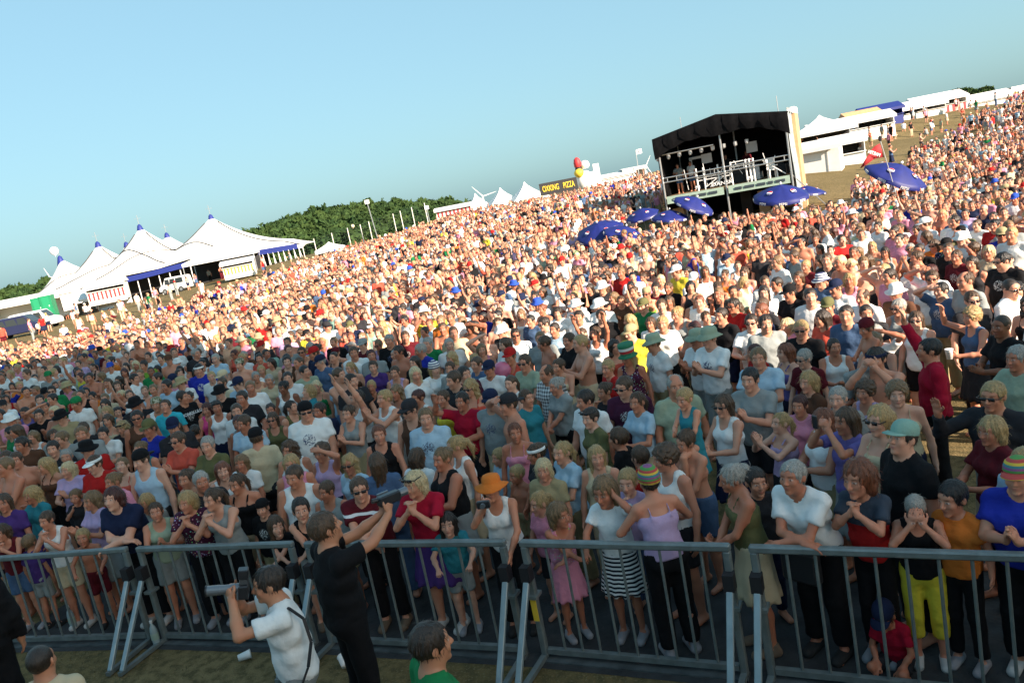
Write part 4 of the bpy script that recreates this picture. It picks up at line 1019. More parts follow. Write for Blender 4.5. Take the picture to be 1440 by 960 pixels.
# red pennant on a pole
X, Y = at_Y(1246, 245, 32)[0], 32.; zb = at_Y(1268, 290, 32)[1]; zt = at_Y(1238, 198, 32)[1]; Xt = at_Y(1238, 198, 32)[0]; Xb = at_Y(1268, 290, 32)[0]
r = tag(empty('pennant_flag', (Xb, Y, zb)), 'long red pennant with pale lettering on a leaning pole', 'flag')
MB().beam((0, 0, -.4), (Xt - Xb, 0, zt - zb), .035, n=8).build('pole', M['alu'], r); MB().lathe([(.02, -.1), (.07, -.06), (.08, .05), (.03, .12)], 8, (Xt - Xb, 0, zt - zb + .08)).build('finial', M['black'], r)
pts = [(1237, 202), (1244, 221), (1220, 224), (1206, 235), (1211, 243), (1208, 228), (1221, 212)]
def flagp(x, y, dy=0.): a, b_ = at_Y(x, y, 32); return (a - Xb, dy, b_ - zb)
b = MB(); top = [(1237, 202), (1231, 206), (1225, 212), (1219, 219), (1214, 227), (1211, 236)]; bot = [(1244, 221), (1236, 222), (1228, 224), (1222, 228), (1216, 233), (1211.5, 237)]
v = []; f = []
for i, (a, c) in enumerate(zip(top, bot)):
    v += [flagp(*a, .10 * math.sin(i * 1.4)), flagp(*c, .10 * math.sin(i * 1.4 + .5))]
    if i: f.append((2 * i - 2, 2 * i - 1, 2 * i + 1, 2 * i))
b._add(v, f); o = b.build('cloth', simple('red_cloth', (.36, .02, .025), .8, noise=.15), r, smooth=True); m_ = o.modifiers.new('thickness', 'SOLIDIFY'); m_.thickness = .01
o2 = add('lettering', text_mesh('MARTIN', .19, M['white'], .004), o); c_ = Vector(flagp(1227, 217)); o2.location = c_ + Vector((0, -.16, 0)); o2.rotation_euler = (math.pi / 2, math.radians(-28), math.pi); o2.scale = (.75, 1, 1)
o2.location = c_ + Vector((0, -.14, .02))

# ---------------------------------------------------------------- toilets, vans, truck, fence, masts, turbines
def toilet(px, py, Y, label):
    X, z = at_Y(px, py, Y); r = tag(empty('portable_toilet', (X, Y, z), .15), label, 'toilet', 'green portable toilets')
    MB().box((0, 0, 1.1), (1.15, 1.15, 2.3)).build('cabin', M['green'], r); MB().box((0, 0, 2.3), (1.2, 1.2, .18), taper=.8).build('roof', M['whitepl'], r)
    dr = MB().box((0, -.59, 1.1), (.75, .04, 1.9)).build('door', simple('green_door', (.015, .24, .11), .45), r); MB().box((.28, -.63, 1.1), (.06, .05, .16)).build('handle', M['whitepl'], dr)
toilet(61, 447, 85, 'left green portable toilet behind the dark van'); toilet(73, 444, 85, 'right green portable toilet of the pair behind the dark van')
toilet(1153, 300, 58, 'green portable toilet at the foot of the mixing tower'); 
def van(px, py, Y, rz, L, Wd, Hh, paint, label, name='parked_van'):
    X, z = at_Y(px, py, Y); g = gz(X, Y); r = tag(empty(name, (X, Y, g), rz), label, 'van'); w = Wd / 2
    prof = [(-L / 2, .35), (-L / 2, 1.05), (-L / 2 + .12, Hh - .1), (-L / 2 + .4, Hh), (L * .20, Hh), (L * .34, 1.12), (L / 2 - .15, .95), (L / 2, .75), (L / 2, .35)]
    n = len(prof); v = [(x, -w, z_) for x, z_ in prof] + [(x, w, z_) for x, z_ in prof]
    b = MB(); b._add(v, [tuple(range(n)), tuple(range(2 * n - 1, n - 1, -1))] + [(i, n + i, n + (i + 1) % n, (i + 1) % n) for i in range(n)]); b.build('body', M[paint], r, bevel=.05)
    for s in (-1, 1):
        for (x0, x1) in ((-L / 2 + .25, -L * .17), (-L * .14, L * .04), (L * .07, L * .22)):
            MB().sheet([(x0, s * (w + .01), 1.12), (x1 + .1, s * (w + .01), 1.12), (x1 - .05, s * (w + .01), Hh - .18), (x0, s * (w + .01), Hh - .18)], .02).build('side_window', M['glass'], r)
        for x in (-L * .30, L * .30):
            wl = MB(); wl.beam((x, s * (w - .18), .33), (x, s * (w + .02), .33), .66, n=14); ty = wl.build('wheel', M['rubber'], r); MB().beam((x, s * (w - .1), .33), (x, s * (w + .04), .33), .36, n=10).build('rim', M['alu'], ty)
        MB().box((L / 2, s * w * .7, .72), (.06, .3, .16)).build('headlight', M['whitepl'], r)
    MB().sheet([(L * .345, -w * .85, 1.15), (L * .345, w * .85, 1.15), (L * .215, w * .78, Hh - .06), (L * .215, -w * .78, Hh - .06)], .03).build('windscreen', M['glass'], r)
van(28, 462, 72, math.radians(8), 4.6, 1.85, 1.85, 'darkblue', 'dark blue van parked on the grass at the left edge')
van(50, 448, 79, math.radians(5), 4.4, 1.8, 1.9, 'whitepaint', 'white van parked behind the dark blue van', 'parked_van')
van(246, 396, 98, math.radians(170), 3.6, 1.7, 1.9, 'whitepaint', 'white van with open side parked before the big top', 'parked_van')

def fence():
    r = tag(empty('mesh_fence', (0, 0, 0)), 'tall wire mesh fence with pale posts before the wooded hill', 'fence')
    pts = [(428, 358), (445, 353), (470, 345), (492, 338), (510, 333), (522, 329), (556, 318), (566, 314), (582, 309), (600, 303)]
    P = []
    for (x, y) in pts: X, z = at_Y(x, y, 97); P.append((X, 97., z))
    r.location = P[0]; o = Vector(P[0])
    for p in P: MB().beam(Vector((p[0], p[1], p[2] - 1.2)) - o, Vector((p[0], p[1], p[2] + 1.5)) - o, .10, n=6).build('post', M['canvas2'], r)
    b = MB()
    for a, c in zip(P[:-1], P[1:]):
        k = max(2, int(abs(c[0] - a[0]) / .35))
        for z in np.linspace(-.2, 1.45, 7): b.beam(Vector(a) + Vector((0, 0, z)) - o, Vector(c) + Vector((0, 0, z)) - o, .018, n=3)
        for t in np.linspace(0, 1, k): q_ = Vector(a).lerp(Vector(c), t); b.beam(q_ + Vector((0, 0, -.2)) - o, q_ + Vector((0, 0, 1.45)) - o, .015, n=3)
    tag(b.build('wire_mesh', simple('wire', (.10, .12, .11), .6, .5), r), kind='stuff')
fence()
def mast(x0, y0, x1, y1, Y, label, flag=None, lamp=True):
    Xa, za = at_Y(x0, y0, Y); Xb2, zb2 = at_Y(x1, y1, Y); r = tag(empty('flag_pole', (Xa, Y, za)), label, 'pole'); d = Vector((Xb2 - Xa, 0, zb2 - za))
    MB().beam((0, 0, -1.), d, .10, n=6).build('pole', M['alu'], r)
    if lamp: MB().box(tuple(d), (.5, .3, .45)).build('head', M['whitepl'], r)
    if flag:
        o_ = MB().sheet([d + Vector((.05, 0, .1)), d + Vector((.05, 0, -.45)), d + Vector((.75, .2, -.4)), d + Vector((.75, .2, .12))], .02).build('flag', M['white'], r); MB().box(tuple(d + Vector((.3, .05, -.15))), (.15, .03, .2)).build('flag_mark', M['ink'], o_)
mast(529, 325, 516, 284, 95, 'pale lamp mast before the wooded hill')
mast(603, 305, 600, 292, 97, 'short pale mast at the right end of the wooded hill')
mast(897, 236, 894, 212, 97, 'thin flag pole with white flag left of the mixing tower', flag=1, lamp=False)
mast(549, 420, 545, 378, 40, 'thin pole standing in the crowd left of centre', lamp=False)
mast(831, 303, 826, 278, 52, 'thin pale pole in the crowd below the kiosk', lamp=False)
def turbine(px, py, Y, H_, rot, label):
    X, z = at_Y(px, py, Y); r = tag(empty('wind_turbine', (X, Y, z)), label, 'wind turbine', 'distant wind turbines')
    MB().lathe([(H_ * .035, -H_), (H_ * .02, 0)], 10).build('tower', M['whitepl'], r); MB().box((0, .2, 0), (H_ * .06, H_ * .14, H_ * .06)).build('nacelle', M['whitepl'], r)
    for i in range(3):
        a = rot + i * 2.094; dx, dz = math.cos(a), math.sin(a); L_ = H_ * .62
        MB().sheet([(-dz * H_ * .02, -H_ * .1, dx * H_ * .02), (dx * L_ - dz * .1, -H_ * .1, dz * L_ + dx * .1), (dx * L_, -H_ * .1, dz * L_), (dz * H_ * .025, -H_ * .1, -dx * H_ * .025)], H_ * .015).build('blade', M['whitepl'], r)
turbine(679, 276, 420, 12, .15, 'white wind turbine behind the pagoda tents'); turbine(908, 233, 420, 9, 1.0, 'white wind turbine just left of the mixing tower'); turbine(72, 390, 420, 9, 1.9, 'small white wind turbine left of the big top')
# white balloon at the left mast, pale balloon over the crowd, pink balloon held in the crowd
def balloon(px, py, Y, d, col, label):
    X, z = at_Y(px, py, Y); r = tag(empty('balloon', (X, Y, z)), label, 'balloon'); q_ = d / 2
    MB().lathe([(.02 * q_, -1.15 * q_), (.3 * q_, -.95 * q_), (.75 * q_, -.6 * q_), (1. * q_, 0), (.86 * q_, .5 * q_), (.5 * q_, .86 * q_), (.05 * q_, q_)], 16).build('envelope', simple('balloon_skin', col, .3), r, smooth=True); MB().lathe([(.1 * q_, -1.25 * q_), (.04 * q_, -1.12 * q_)], 8).build('knot', simple('balloon_knot', col, .4), r)
balloon(76, 353, 118, 1.25, (.78, .78, .78), 'white balloon beside the leftmost mast of the big top')
balloon(496, 318, 70, .32, (.72, .62, .42), 'pale balloon floating before the wooded hill')
balloon(706, 521, 12.2, .30, (.62, .16, .26), 'translucent pink balloon held beside the person in red cap')
# ---------------------------------------------------------------- steel crowd barrier in sections
M['steel'] = simple('galvanised_steel', (.165, .20, .20), .45, .3, noise=.22, nscale=9, bump=.15, bscale=40)
M['steel2'] = simple('bright_strut_steel', (.24, .31, .33), .40, .35, noise=.18, nscale=7)
M['steel3'] = simple('shade_dark_base_steel', (.07, .085, .09), .7, .2, noise=.4, nscale=6)  # base steel darkened to imitate shade at the barrier foot
JOINT = [(-6.70, 9.02), (-4.52, 8.35), (-2.47, 7.55), (-.33, 6.61), (1.42, 5.72), (3.45, 4.63)]
RAIL_Z = 1.15
def barrier_sections():
    names = ['steel barrier section at the left edge', 'steel barrier section behind the kneeling photographer in white', 'steel barrier section behind the person in black filming',
             'steel barrier section before the girl in a striped skirt', 'steel barrier section at the right before the older person in a white shirt']
    for i in range(5):
        a = Vector((*JOINT[i], 0)); b = Vector((*JOINT[i + 1], 0)); d = b - a; L = d.length - .14; rz = math.atan2(d.y, d.x)
        r = tag(empty('crowd_barrier', a + d.normalized() * .07, rz), names[i], 'barrier', 'steel crowd barriers before the stage')
        MB().beam((0, 0, RAIL_Z - .035), (L, 0, RAIL_Z - .03), .065, .06).build('top_rail', M['steel'], r, bevel=.012)
        MB().beam((.07, 0, .08), (L - .07, 0, .08), .05, .05).build('bottom_rail', M['steel'], r)
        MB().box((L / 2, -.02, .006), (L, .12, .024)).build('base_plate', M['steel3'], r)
        for x in (.035, L - .035): MB().beam((x, 0, .012), (x, 0, RAIL_Z - .06), .06, .06).build('end_post', M['steel'], r, bevel=.01)
        n = 9; bal = MB().beam((0, 0, .105), (0, 0, RAIL_Z - .06), .025, n=8).mesh('baluster', M['steel'])
        for k in range(n): add('baluster', bal, r, (.07 + (L - .14) * (k + 1) / (n + 1), 0, 0))
        for x in (.035, L - .035):
            st = MB().beam((x, -.05, .84), (x + (.0 if x < 1 else 0), -.62,   .05), .038, .055, up=(1, 0, 0)).build('brace_strut', M['steel2'], r, bevel=.006)
            MB().box((x, -.055, .86), (.085, .10, .14)).build('strut_socket', M['black'], st)
            MB().beam((x, -.035, .035), (x, -.66, .035), .05, .04).build('brace_foot', M['steel'], r)
            MB().box((x, .0, .62), (.10, .13, .03)).build('hinge_plate', M['steel'], r)
        if i == 3: MB().box((.035, -.040, .50), (.05, .012, .22)).build('yellow_sticker', M['yellow'], r)
barrier_sections()

# dark trackway plates, spread under the front rows to imitate shade there
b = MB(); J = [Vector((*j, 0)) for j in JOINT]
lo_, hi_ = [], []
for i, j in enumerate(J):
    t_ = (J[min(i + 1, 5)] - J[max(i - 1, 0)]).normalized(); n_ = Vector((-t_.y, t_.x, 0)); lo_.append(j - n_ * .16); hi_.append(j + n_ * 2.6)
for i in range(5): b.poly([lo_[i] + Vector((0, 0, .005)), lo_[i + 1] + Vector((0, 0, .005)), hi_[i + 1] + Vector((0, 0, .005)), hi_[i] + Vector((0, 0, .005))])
tag(b.build('trackway', simple('shade_trackway', (.030, .032, .034), .8, noise=.5, nscale=4, bump=.4, bscale=25)), 'dark ground plates spread under the front rows as painted shade', kind='structure')
# ---------------------------------------------------------------- the people who show largest, one line each
# crop x y | build hair:colour shirt:colour[:pattern] pose yaw [hat:colour] [g sunglasses, hg on head, r at rail, b=bottom:colour, s=skin, h=height, z=lift]
CROPS = {'A': (0, 600, 2.6667), 'B': (400, 600, 2.6667), 'C': (720, 600, 2.6667), 'D': (1000, 560, 2.4), 'E': (960, 380, 3.), 'F': (0, 420, 4.), 'G': (300, 420, 4.), 'H': (600, 420, 4.), 'I': (900, 420, 4.), 'J': (1180, 300, 4.8), 'K': (740, 280, 4.8), 'P': (0, 0, 1.)}
LIST = '''
A 175 350 f short:br tank:white railmouth -45 r b=shorts:beige
A 112 432 c short:lb tee:purple stand 150 r
A 312 415 c short:bl none grip -10 r b=shorts:maroon
A 425 268 g bob:dkred tee:navy railx -45 r b=trousers:black
A 585 318 f pony:br tank:sage railclap 5 r b=shorts:grey
A 702 280 f bob:bl tee:plum:floral railmouth -30 r b=trousers:black
A 800 268 f pony:br tank:grey railmouth -55 r b=trousers:black
A 1036 372 c long:br tee:black railx2 -5 r
A 1130 312 c short:dk tank:black railx 10 r
A 985 305 m short:br tee:black stand2 -40 capback:black
A 120 255 f dread:bl tee:teal mouth1 -60 b=skirt:purple
A 285 262 c short:lb tee:charcoal mouth1 -25
A 345 275 f bob:lb tee:lilac clap -60
A 525 240 c short:lb none stand2 -50
A 548 283 f bob:bl tee:grey stand3 -30
A 425 205 f bun:lb tee:pink stand -60
A 700 195 f bun:br strap:black stand2 -55
A 755 205 m short:gr tee:charcoal stand 5
A 890 212 f pony:br strap:black stand3 -25
A 835 165 f long:rd tank:white stand2 -20
A 1105 185 m short:br tank:white stand3 -15
A 1225 240 m short:br tank:grey stand3 -30
A 780 70 m short:gr tee:olive clap2 -40
A 668 52 m short:br tee:coral clap -45 g
A 962 40 m short:br tee:beige stand 165 cap:black
A 1085 85 f wavy:br tank:white stand3 -20
A 1092 140 f long:bl tank:pink stand -10
A 905 135 f long:lb tee:white stand2 -40
A 530 125 m short:br tank:ltblue stand3 -35 capback:black
A 460 145 f short:lb strap:coral up2 -35
A 355 140 m short:br tee:red stand3 -30 visor:white
A 328 85 m short:dk tee:red stand2 5 bucket:black
A 388 28 m short:dk tee:white clap2 -35
A 255 160 f long:pl tee:lilac clap3 -30
A 172 145 f long:bl strap:brown stand3 -55
A 25 120 m short:br none cup -30
A 62 125 m crop:br none stand -20
A 100 72 f bun:br strap:brown mouth -30
A 200 82 m short:dk tee:charcoal stand -20
A 232 45 m short:lb tee:grey stand3 -30
A 250 112 f short:gr tee:white stand -15
A 305 28 m short:lb tee:grey stand2 -25
A 528 85 f bun:lb tank:teal stand -40
A 565 12 m short:br tee:blue clap -60 cap:olive
A 15 285 f long:br tee:purple stand2 -40
A 8 395 f bob:br tank:maroon railmouth -30 r
B 140 95 f curly:br tank:lilac brow -40
B 282 232 m short:br tee:maroon:trim railx2 -30 r g b=trousers:black
B 490 212 f bob:pl tee:crimson railmouth -50 r hg b=skirt:purple
B 245 140 f wavy:bl tee:ltblue stand2 -45 g
B 350 135 f long:br tee:denim stand 170
B 500 115 f bob:br tee:white stand 140
B 592 120 g bun:lb tank:black clap2 -65
B 645 72 f pony:bl tank:white stand3 -70
B 355 28 f short:rd tank:black stand2 -20
B 612 362 c long:dk tee:teal grip -10 r
B 778 232 f short:dk tank:white dangle -25 r g straw:orange b=trousers:black
B 805 112 c short:bl tee:ltblue stand3 -45
B 865 22 f bun:rd strap:pink stand2 -15
B 872 178 c crop:bl none stand3 -40
B 972 160 f bob:pl tee:khaki stand2 -30
B 945 98 f bun:br tee:charcoal stand3 -60 headband:white
B 1042 95 f pony:bl tee:ltblue clap2 -60
B 955 285 c pony:bl tee:pink stand3 -40
B 1032 330 c bob:lb tank:pink:floral railx2 30 r b=skirt:pink
B 1172 112 f long:bl tank:beige stand2 -15
B 1200 240 c long:lb tee:white railear -40 r b=skirt:white:darkstripe
C 515 205 f short:dk strap:lilac grip -165 r beanie:rainbow b=trousers:black
C 435 205 c short:bl tee:lilac mouth1 -20
C 575 115 f curly:br tank:white stand3 -55
C 650 55 f short:br none hug -50
C 400 42 c short:br tee:black stand -120
C 480 112 c short:br tee:red stand -140
C 825 190 f bun:gr strap:olive hug -75 r b=skirt:beige
C 915 205 c short:dk tee:charcoal stand 20
C 1055 185 f short:gr tee:white railx -70 r b=trousers:black
D 375 75 g bob:rd tank:white clap2 -60 b=shorts:khaki
D 495 268 c bob:rd tee:red:yoke railmouth -60 r b=trousers:black
D 648 135 b short:dk tee:black up2 -55 cap:seafoam
D 690 372 f short:gr tank:black face -20 r b=crop:yellow
D 815 335 c short:blk tee:orange stand3 -60 r b=trousers:black
D 1036 262 g short:br tee:royal railclap -50 r cap:rainbow b=trousers:black
D 945 108 f bob:bl tee:maroon clap2 -55
D 1056 215 f short:bl tee:ltblue stand -30
D 582 735 c short:dk tee:crimson crouch -60 r cap:navy h=.95
D 568 72 f long:bl strap:beige clap -40 g
D 455 75 f long:br tee:violet cam -50
D 235 82 f pony:bl strap:lilac claphi -55
E 172 570 f bob:br tank:white clap2 -50 g
E 1040 335 m short:blk long:crimson rup -80 b=trousers:black
E 1310 530 m short:bl long:charcoal wave -25 g
E 1410 370 m short:gr tee:sage cup -40
E 58 290 m short:br tee:white clap -45 bucket:sage
E 112 285 m short:br tee:white clap -40 bucket:sage
E 285 460 m short:blk tee:grey clap -25
E 320 370 m short:lb tee:ltblue clap2 -20
E 432 345 f long:rd strap:violet clap -60
E 500 250 m short:bl tee:black stand2 -30 g
E 512 372 f short:gr tee:maroon stand3 -30 g
E 530 470 f bob:bl tee:brown stand2 -60
E 495 570 f short:dkred tee:pink stand -25
E 655 540 f short:gr tee:grey stand -20
E 770 510 f curly:br tank:lilac clap2 -45
E 905 520 f curly:lb strap:beige stand 0
E 815 375 m short:dk none cam -15 headband:navy
E 775 245 c short:br none sit -50 bandana:maroon z
E 760 115 b balding:br tee:white cup -40
E 612 155 m short:dk tee:maroon stand2 -30 cap:olive
E 450 95 m short:dk tee:black stand3 -35 cap:black
E 350 225 m short:dk tee:grey stand 10
E 290 220 m short:dk tee:white cup -10 g
E 440 235 f bob:pl tee:pink stand -30
E 215 150 m short:dk tee:red rbent -45 g
E 150 80 f bun:br tank:black stand2 -20
E 645 75 m short:br tee:white stand3 -30 cap:navy
E 585 45 m short:br tee:denim stand -40 bucket:stripe
E 702 42 f bob:bl tank:pink stand2 -20
E 912 155 f short:gr tank:grey stand3 -20 g
E 985 210 f long:br tank:white stand2 -25 g
E 900 95 m short:gr tee:brown stand -30 bucket:white
E 1220 195 f curly:bl tank:denim rbent -55
E 1345 235 m buzz:dk tee:black clap2 -55 s=d
E 1385 78 b buzz:dk tee:white stand3 65 g
E 1192 45 m balding:br tee:grey stand -50
E 1052 35 m short:br tee:white stand2 -20 g
E 1090 85 m short:blk tee:denim rbrow -40
E 1222 128 m short:br tee:charcoal stand 20 g
I 75 250 m short:lb tee:white stand3 -60 bucket:sage
I 200 490 m balding:gr tee:sage stand 10
I 250 560 c short:bl tank:teal sit -40 z b=skirt:teal
I 60 140 f long:br tee:white stand -20
I 125 140 f short:bl tee:white stand2 -15
I 208 88 f bun:bl tank:grey stand3 -20
I 372 108 f bun:br tank:white lup 20
I 20 40 m short:dk tee:green stand -40 cap:olive
I 122 40 m short:br tee:white stand2 -20
H 1132 330 f long:bl tank:plum:floral stand3 -20 tallhat:greenred
H 800 235 b short:br tee:black clap2 -60
H 950 195 f bun:br tank:white bup -30
H 742 380 f short:br strap:beige clap3 -25
H 672 420 m balding:br tee:charcoal:check stand3 -40
H 552 360 m short:br tee:sage clap2 -45 g
H 470 325 m short:br tank:coral cup -30 cap:red
H 352 395 m short:dk tee:white stand -25 cap:navy
H 270 345 f short:bl tee:white stand2 -15 g
H 730 490 f bun:gr tee:grey hold -55
H 1112 495 m short:br tee:plum stand3 -20 g
H 1020 390 f short:bl tee:red stand2 -60
H 1000 520 f bun:br tee:charcoal mouth1 -50
H 1185 580 f pony:br tee:ltblue clap2 -50
H 892 570 m short:dk tee:white stand3 -45
H 922 668 f short:dk tee:olive stand2 -65 hg
H 460 595 m short:br none rbrow -70 capback:charcoal
H 360 570 m short:dk tee:grey stand2 -35 cap:navy g
H 562 560 f short:br tee:teal stand 40
H 200 575 m crop:dk tee:crimson rbent -35
H 245 500 f wavy:bl strap:coral stand3 -20 g
H 92 560 f short:br strap:yellow stand2 -50
H 152 455 m short:br tee:charcoal stand3 -40
H 212 425 m short:dk tee:plum stand 30
H 45 395 f long:bl tee:white stand2 0 beanie:stripe
H 132 392 f short:br tee:grey stand -20
H 500 205 m short:dk tee:white stand2 -15 g
H 662 250 m short:br none stand3 -70
H 665 150 f short:br tank:white stand -35 g
H 245 160 m short:blk none brow -20 s=d
H 402 140 m short:br none stand2 -10
G 520 635 b short:dk tee:white:emblem stand2 -15 capback:black g
G 335 680 f long:br tank:olive stand -20 g
G 172 700 m short:br tee:ltblue stand3 -30
G 440 610 f pony:dk tank:olive stand2 30
G 598 630 m short:dk tee:navy stand -40
G 762 645 f bun:br tank:grey clap -35
G 962 560 m short:bl tank:white claphi -55
G 805 560 m short:dk tank:white bup -70
G 890 495 f short:bl tank:charcoal clap2 -30
G 1042 300 m short:dk none stand3 -35
G 1022 415 f short:br tank:lilac cross -20
G 900 385 f bun:br tee:purple stand2 -25
G 602 355 m short:gr tee:denim stand3 -50 cap:navy
G 688 305 f short:br strap:brown stand -30 bandana:maroon
G 790 305 m short:br tee:white stand2 -20
G 770 390 f pony:bl strap:brown stand3 -25
G 690 455 f bob:br tee:ltblue stand -40
G 778 465 m short:dk tee:charcoal stand2 20
G 538 520 f bob:bl tee:teal up2 -80
G 395 500 f bun:blk tank:white stand3 -20 s=d
G 415 355 m short:dk tank:brown stand2 -20
G 482 360 m buzz:br none stand -60
G 270 265 m short:dk tee:charcoal stand3 -20 cap:red
G 240 440 f short:gr tank:peach stand2 -15
G 140 480 m short:dk tee:ltblue stand3 -30 cap:navy
G 315 460 f short:gr tee:beige stand -20
G 1105 625 m short:dk tank:brown stand3 -30 cap:charcoal g
G 1195 670 m short:lb tee:ltblue stand2 -20
G 1152 555 f short:dkred tank:white mouth1 -50
G 880 165 f short:br tank:seafoam stand2 -15 visor:white
G 1182 110 m short:br tee:yellow cam -10
G 1205 255 m short:gr tee:green cup -25
G 1262 318 c short:lb tee:seafoam stand -20
G 1165 290 m short:gr tee:royal stand3 -60
G 1080 215 m short:br tee:maroon stand2 -20
G 990 235 m short:gr tee:black:emblem stand -20
G 930 260 f short:lb tank:lilac stand3 -20 g
G 842 260 m short:dk tee:maroon stand2 -50 cap:grey
G 742 215 f long:dkred tee:coral stand -20
G 612 245 f short:bl tank:pink stand2 -30
G 545 275 m short:gr tee:ltblue stand3 -30
G 498 300 f short:br tank:peach stand -15 g
G 640 158 m short:dk tee:white stand2 20 cap:charcoal
G 770 155 m short:br tee:navy stand3 -30 cap:olive
G 410 225 m short:br tee:lilac stand -20 cap:white
G 175 320 f short:gr tee:brown stand2 -20
G 118 312 f short:dkred tank:coral stand3 -20 g
G 150 370 m short:dk none stand -30 bandana:camo
F 492 450 m short:blk long:denim stand2 -15
F 758 450 m short:dk tee:white stand3 60
F 850 410 m buzz:blk tee:green stand -10 s=d
F 622 385 m short:dk tee:white stand2 -40 cap:blue
F 520 550 f short:blk tank:orange stand3 -15
F 292 520 m short:dk tee:green stand -10 g
F 362 480 m short:br tee:charcoal stand2 -55
F 190 510 f short:blk tank:white stand3 -20 g
F 1120 400 b short:blk tee:royal stand -15 headband:white
F 1018 475 m short:br tee:white stand3 -40 straw:khaki
F 1028 555 m short:dk tee:black stand2 30
F 932 605 m short:br tee:turquoise up2 -30
F 1165 620 f long:dkred tank:hotpink stand3 -10
F 1220 610 f short:dk tank:white stand2 -20 hg
F 772 670 m short:dk tank:brown stand -10 g
F 690 725 f wavy:bl tee:charcoal stand3 -15 hg
F 838 730 m short:br tee:royal clap2 -50 cap:olive
F 472 735 m short:br tee:charcoal stand2 -30
F 430 590 m short:br tee:white stand3 -35 bandana:green
F 272 435 m short:br tee:grey stand -20 cap:green
F 225 570 m short:dk tee:grey stand2 -25
F 140 640 f short:dk tank:violet stand3 -20
F 222 655 m short:dk tee:black stand -15
F 18 600 m short:dk tee:white stand2 -30 cap:charcoal
F 345 665 m short:dk tee:khaki stand3 -20 bucket:black
F 602 640 f bob:bl tank:teal stand -30
F 662 640 f short:dk tee:navy stand2 -15
F 762 595 m short:dk tee:charcoal stand3 -10 bucket:black g
F 882 595 m short:br tank:white stand -20 bandana:camo
F 1102 310 m short:gr tee:charcoal stand2 20
F 1100 745 f bun:dk tee:brown stand 150
F 975 720 m short:br tee:charcoal stand3 10 cap:navy
F 300 770 f bob:br tee:grey stand2 -10
F 122 820 m short:dk tee:brown stand3 -25
F 895 265 m short:dk tee:white cross -20
F 350 470 m short:gr tee:white stand -30
F 660 490 f long:br tank:brown stand2 -20
F 810 375 m short:dk tee:lime stand3 -15
F 1000 360 f short:br tank:white stand -10 bucket:white
F 950 345 m short:br none stand2 -20 cap:brown
J 1102 320 b short:blk tee:black stand3 -35 g
J 1010 262 f bob:pl tee:beige stand -20
J 1098 145 m short:br tee:royal stand2 -15 g cap:khaki
J 1050 80 m short:blk tee:red stand -25
J 1172 55 m short:br tee:plum stand3 -40
J 822 130 m short:br tee:camo cam -15 cap:black g
J 792 295 m short:br tee:maroon stand2 -40
J 722 215 m short:dk tee:navy:floral stand -30 cap:black
J 640 215 f long:br tee:orange stand3 -10 g
J 525 300 m short:br none cam -60
J 482 240 f short:gr tee:white stand2 -20 g
J 310 265 f long:dk tank:grey stand3 10
J 410 100 m crop:br tee:white stand -30
J 318 135 c short:br tee:green:stripe stand2 -20
J 562 55 f short:dk tank:white stand3 -15 bucket:black
J 165 335 m short:lb none stand3 30
J 108 275 f short:blk tee:plum stand -30
J 130 120 f short:br tee:sage stand2 -35
J 30 200 f long:br tank:beige stand -20 g
J 262 60 f long:lb tank:seafoam stand3 -15
J 780 40 m short:br tee:denim stand2 -20
J 620 400 m short:dkred tee:white rbrow -30 g
K 700 395 m short:br tank:sage stand3 20 cap:red
K 560 470 m short:dk tee:denim:check stand2 -30 cap:navy
K 470 530 m short:dk tee:beige cup -35
K 300 565 m balding:br none stand -40
K 330 475 m short:br tee:white stand3 -60
K 195 425 f bun:br tank:maroon bup -20
K 62 660 m short:dk tee:white stand2 -50
K 212 770 f curly:dk tee:white stand -10
K 122 840 m short:dk tee:white stand3 -45 g
K 355 795 m short:dk tee:white stand2 -30
K 812 640 m short:br tank:peach stand -20 bandana:khaki g
K 775 720 m short:br tee:lime brow -30 beanie:grey
K 920 695 c short:bl tee:charcoal stand2 -30
K 1022 770 f short:bl tank:grey stand3 -20
K 922 840 f short:bl tee:white stand -15
K 1002 455 m short:dk tee:beige stand2 -35
K 1330 365 m short:br tank:white stand -20 s=d
K 1342 510 f bun:br strap:orange stand3 -15
K 1290 590 f bun:br tank:black stand2 -10
K 1140 525 c short:bl tee:white stand3 -60
K 940 290 f bun:br tank:black stand -20
K 640 690 f bun:br tee:brown stand2 -20
K 492 720 m short:br tee:white stand3 -30 bucket:white
K 335 720 m short:dk tee:white stand -30 bucket:white
K 200 355 m short:dk tee:green stand2 -20
K 310 330 m short:dk tee:green stand3 -20
K 960 600 m short:br tee:black stand -25
K 872 605 f short:dk tee:maroon stand2 -20
K 790 530 f short:br strap:pink stand3 -15
K 960 410 f short:pl tank:white stand -20
'''
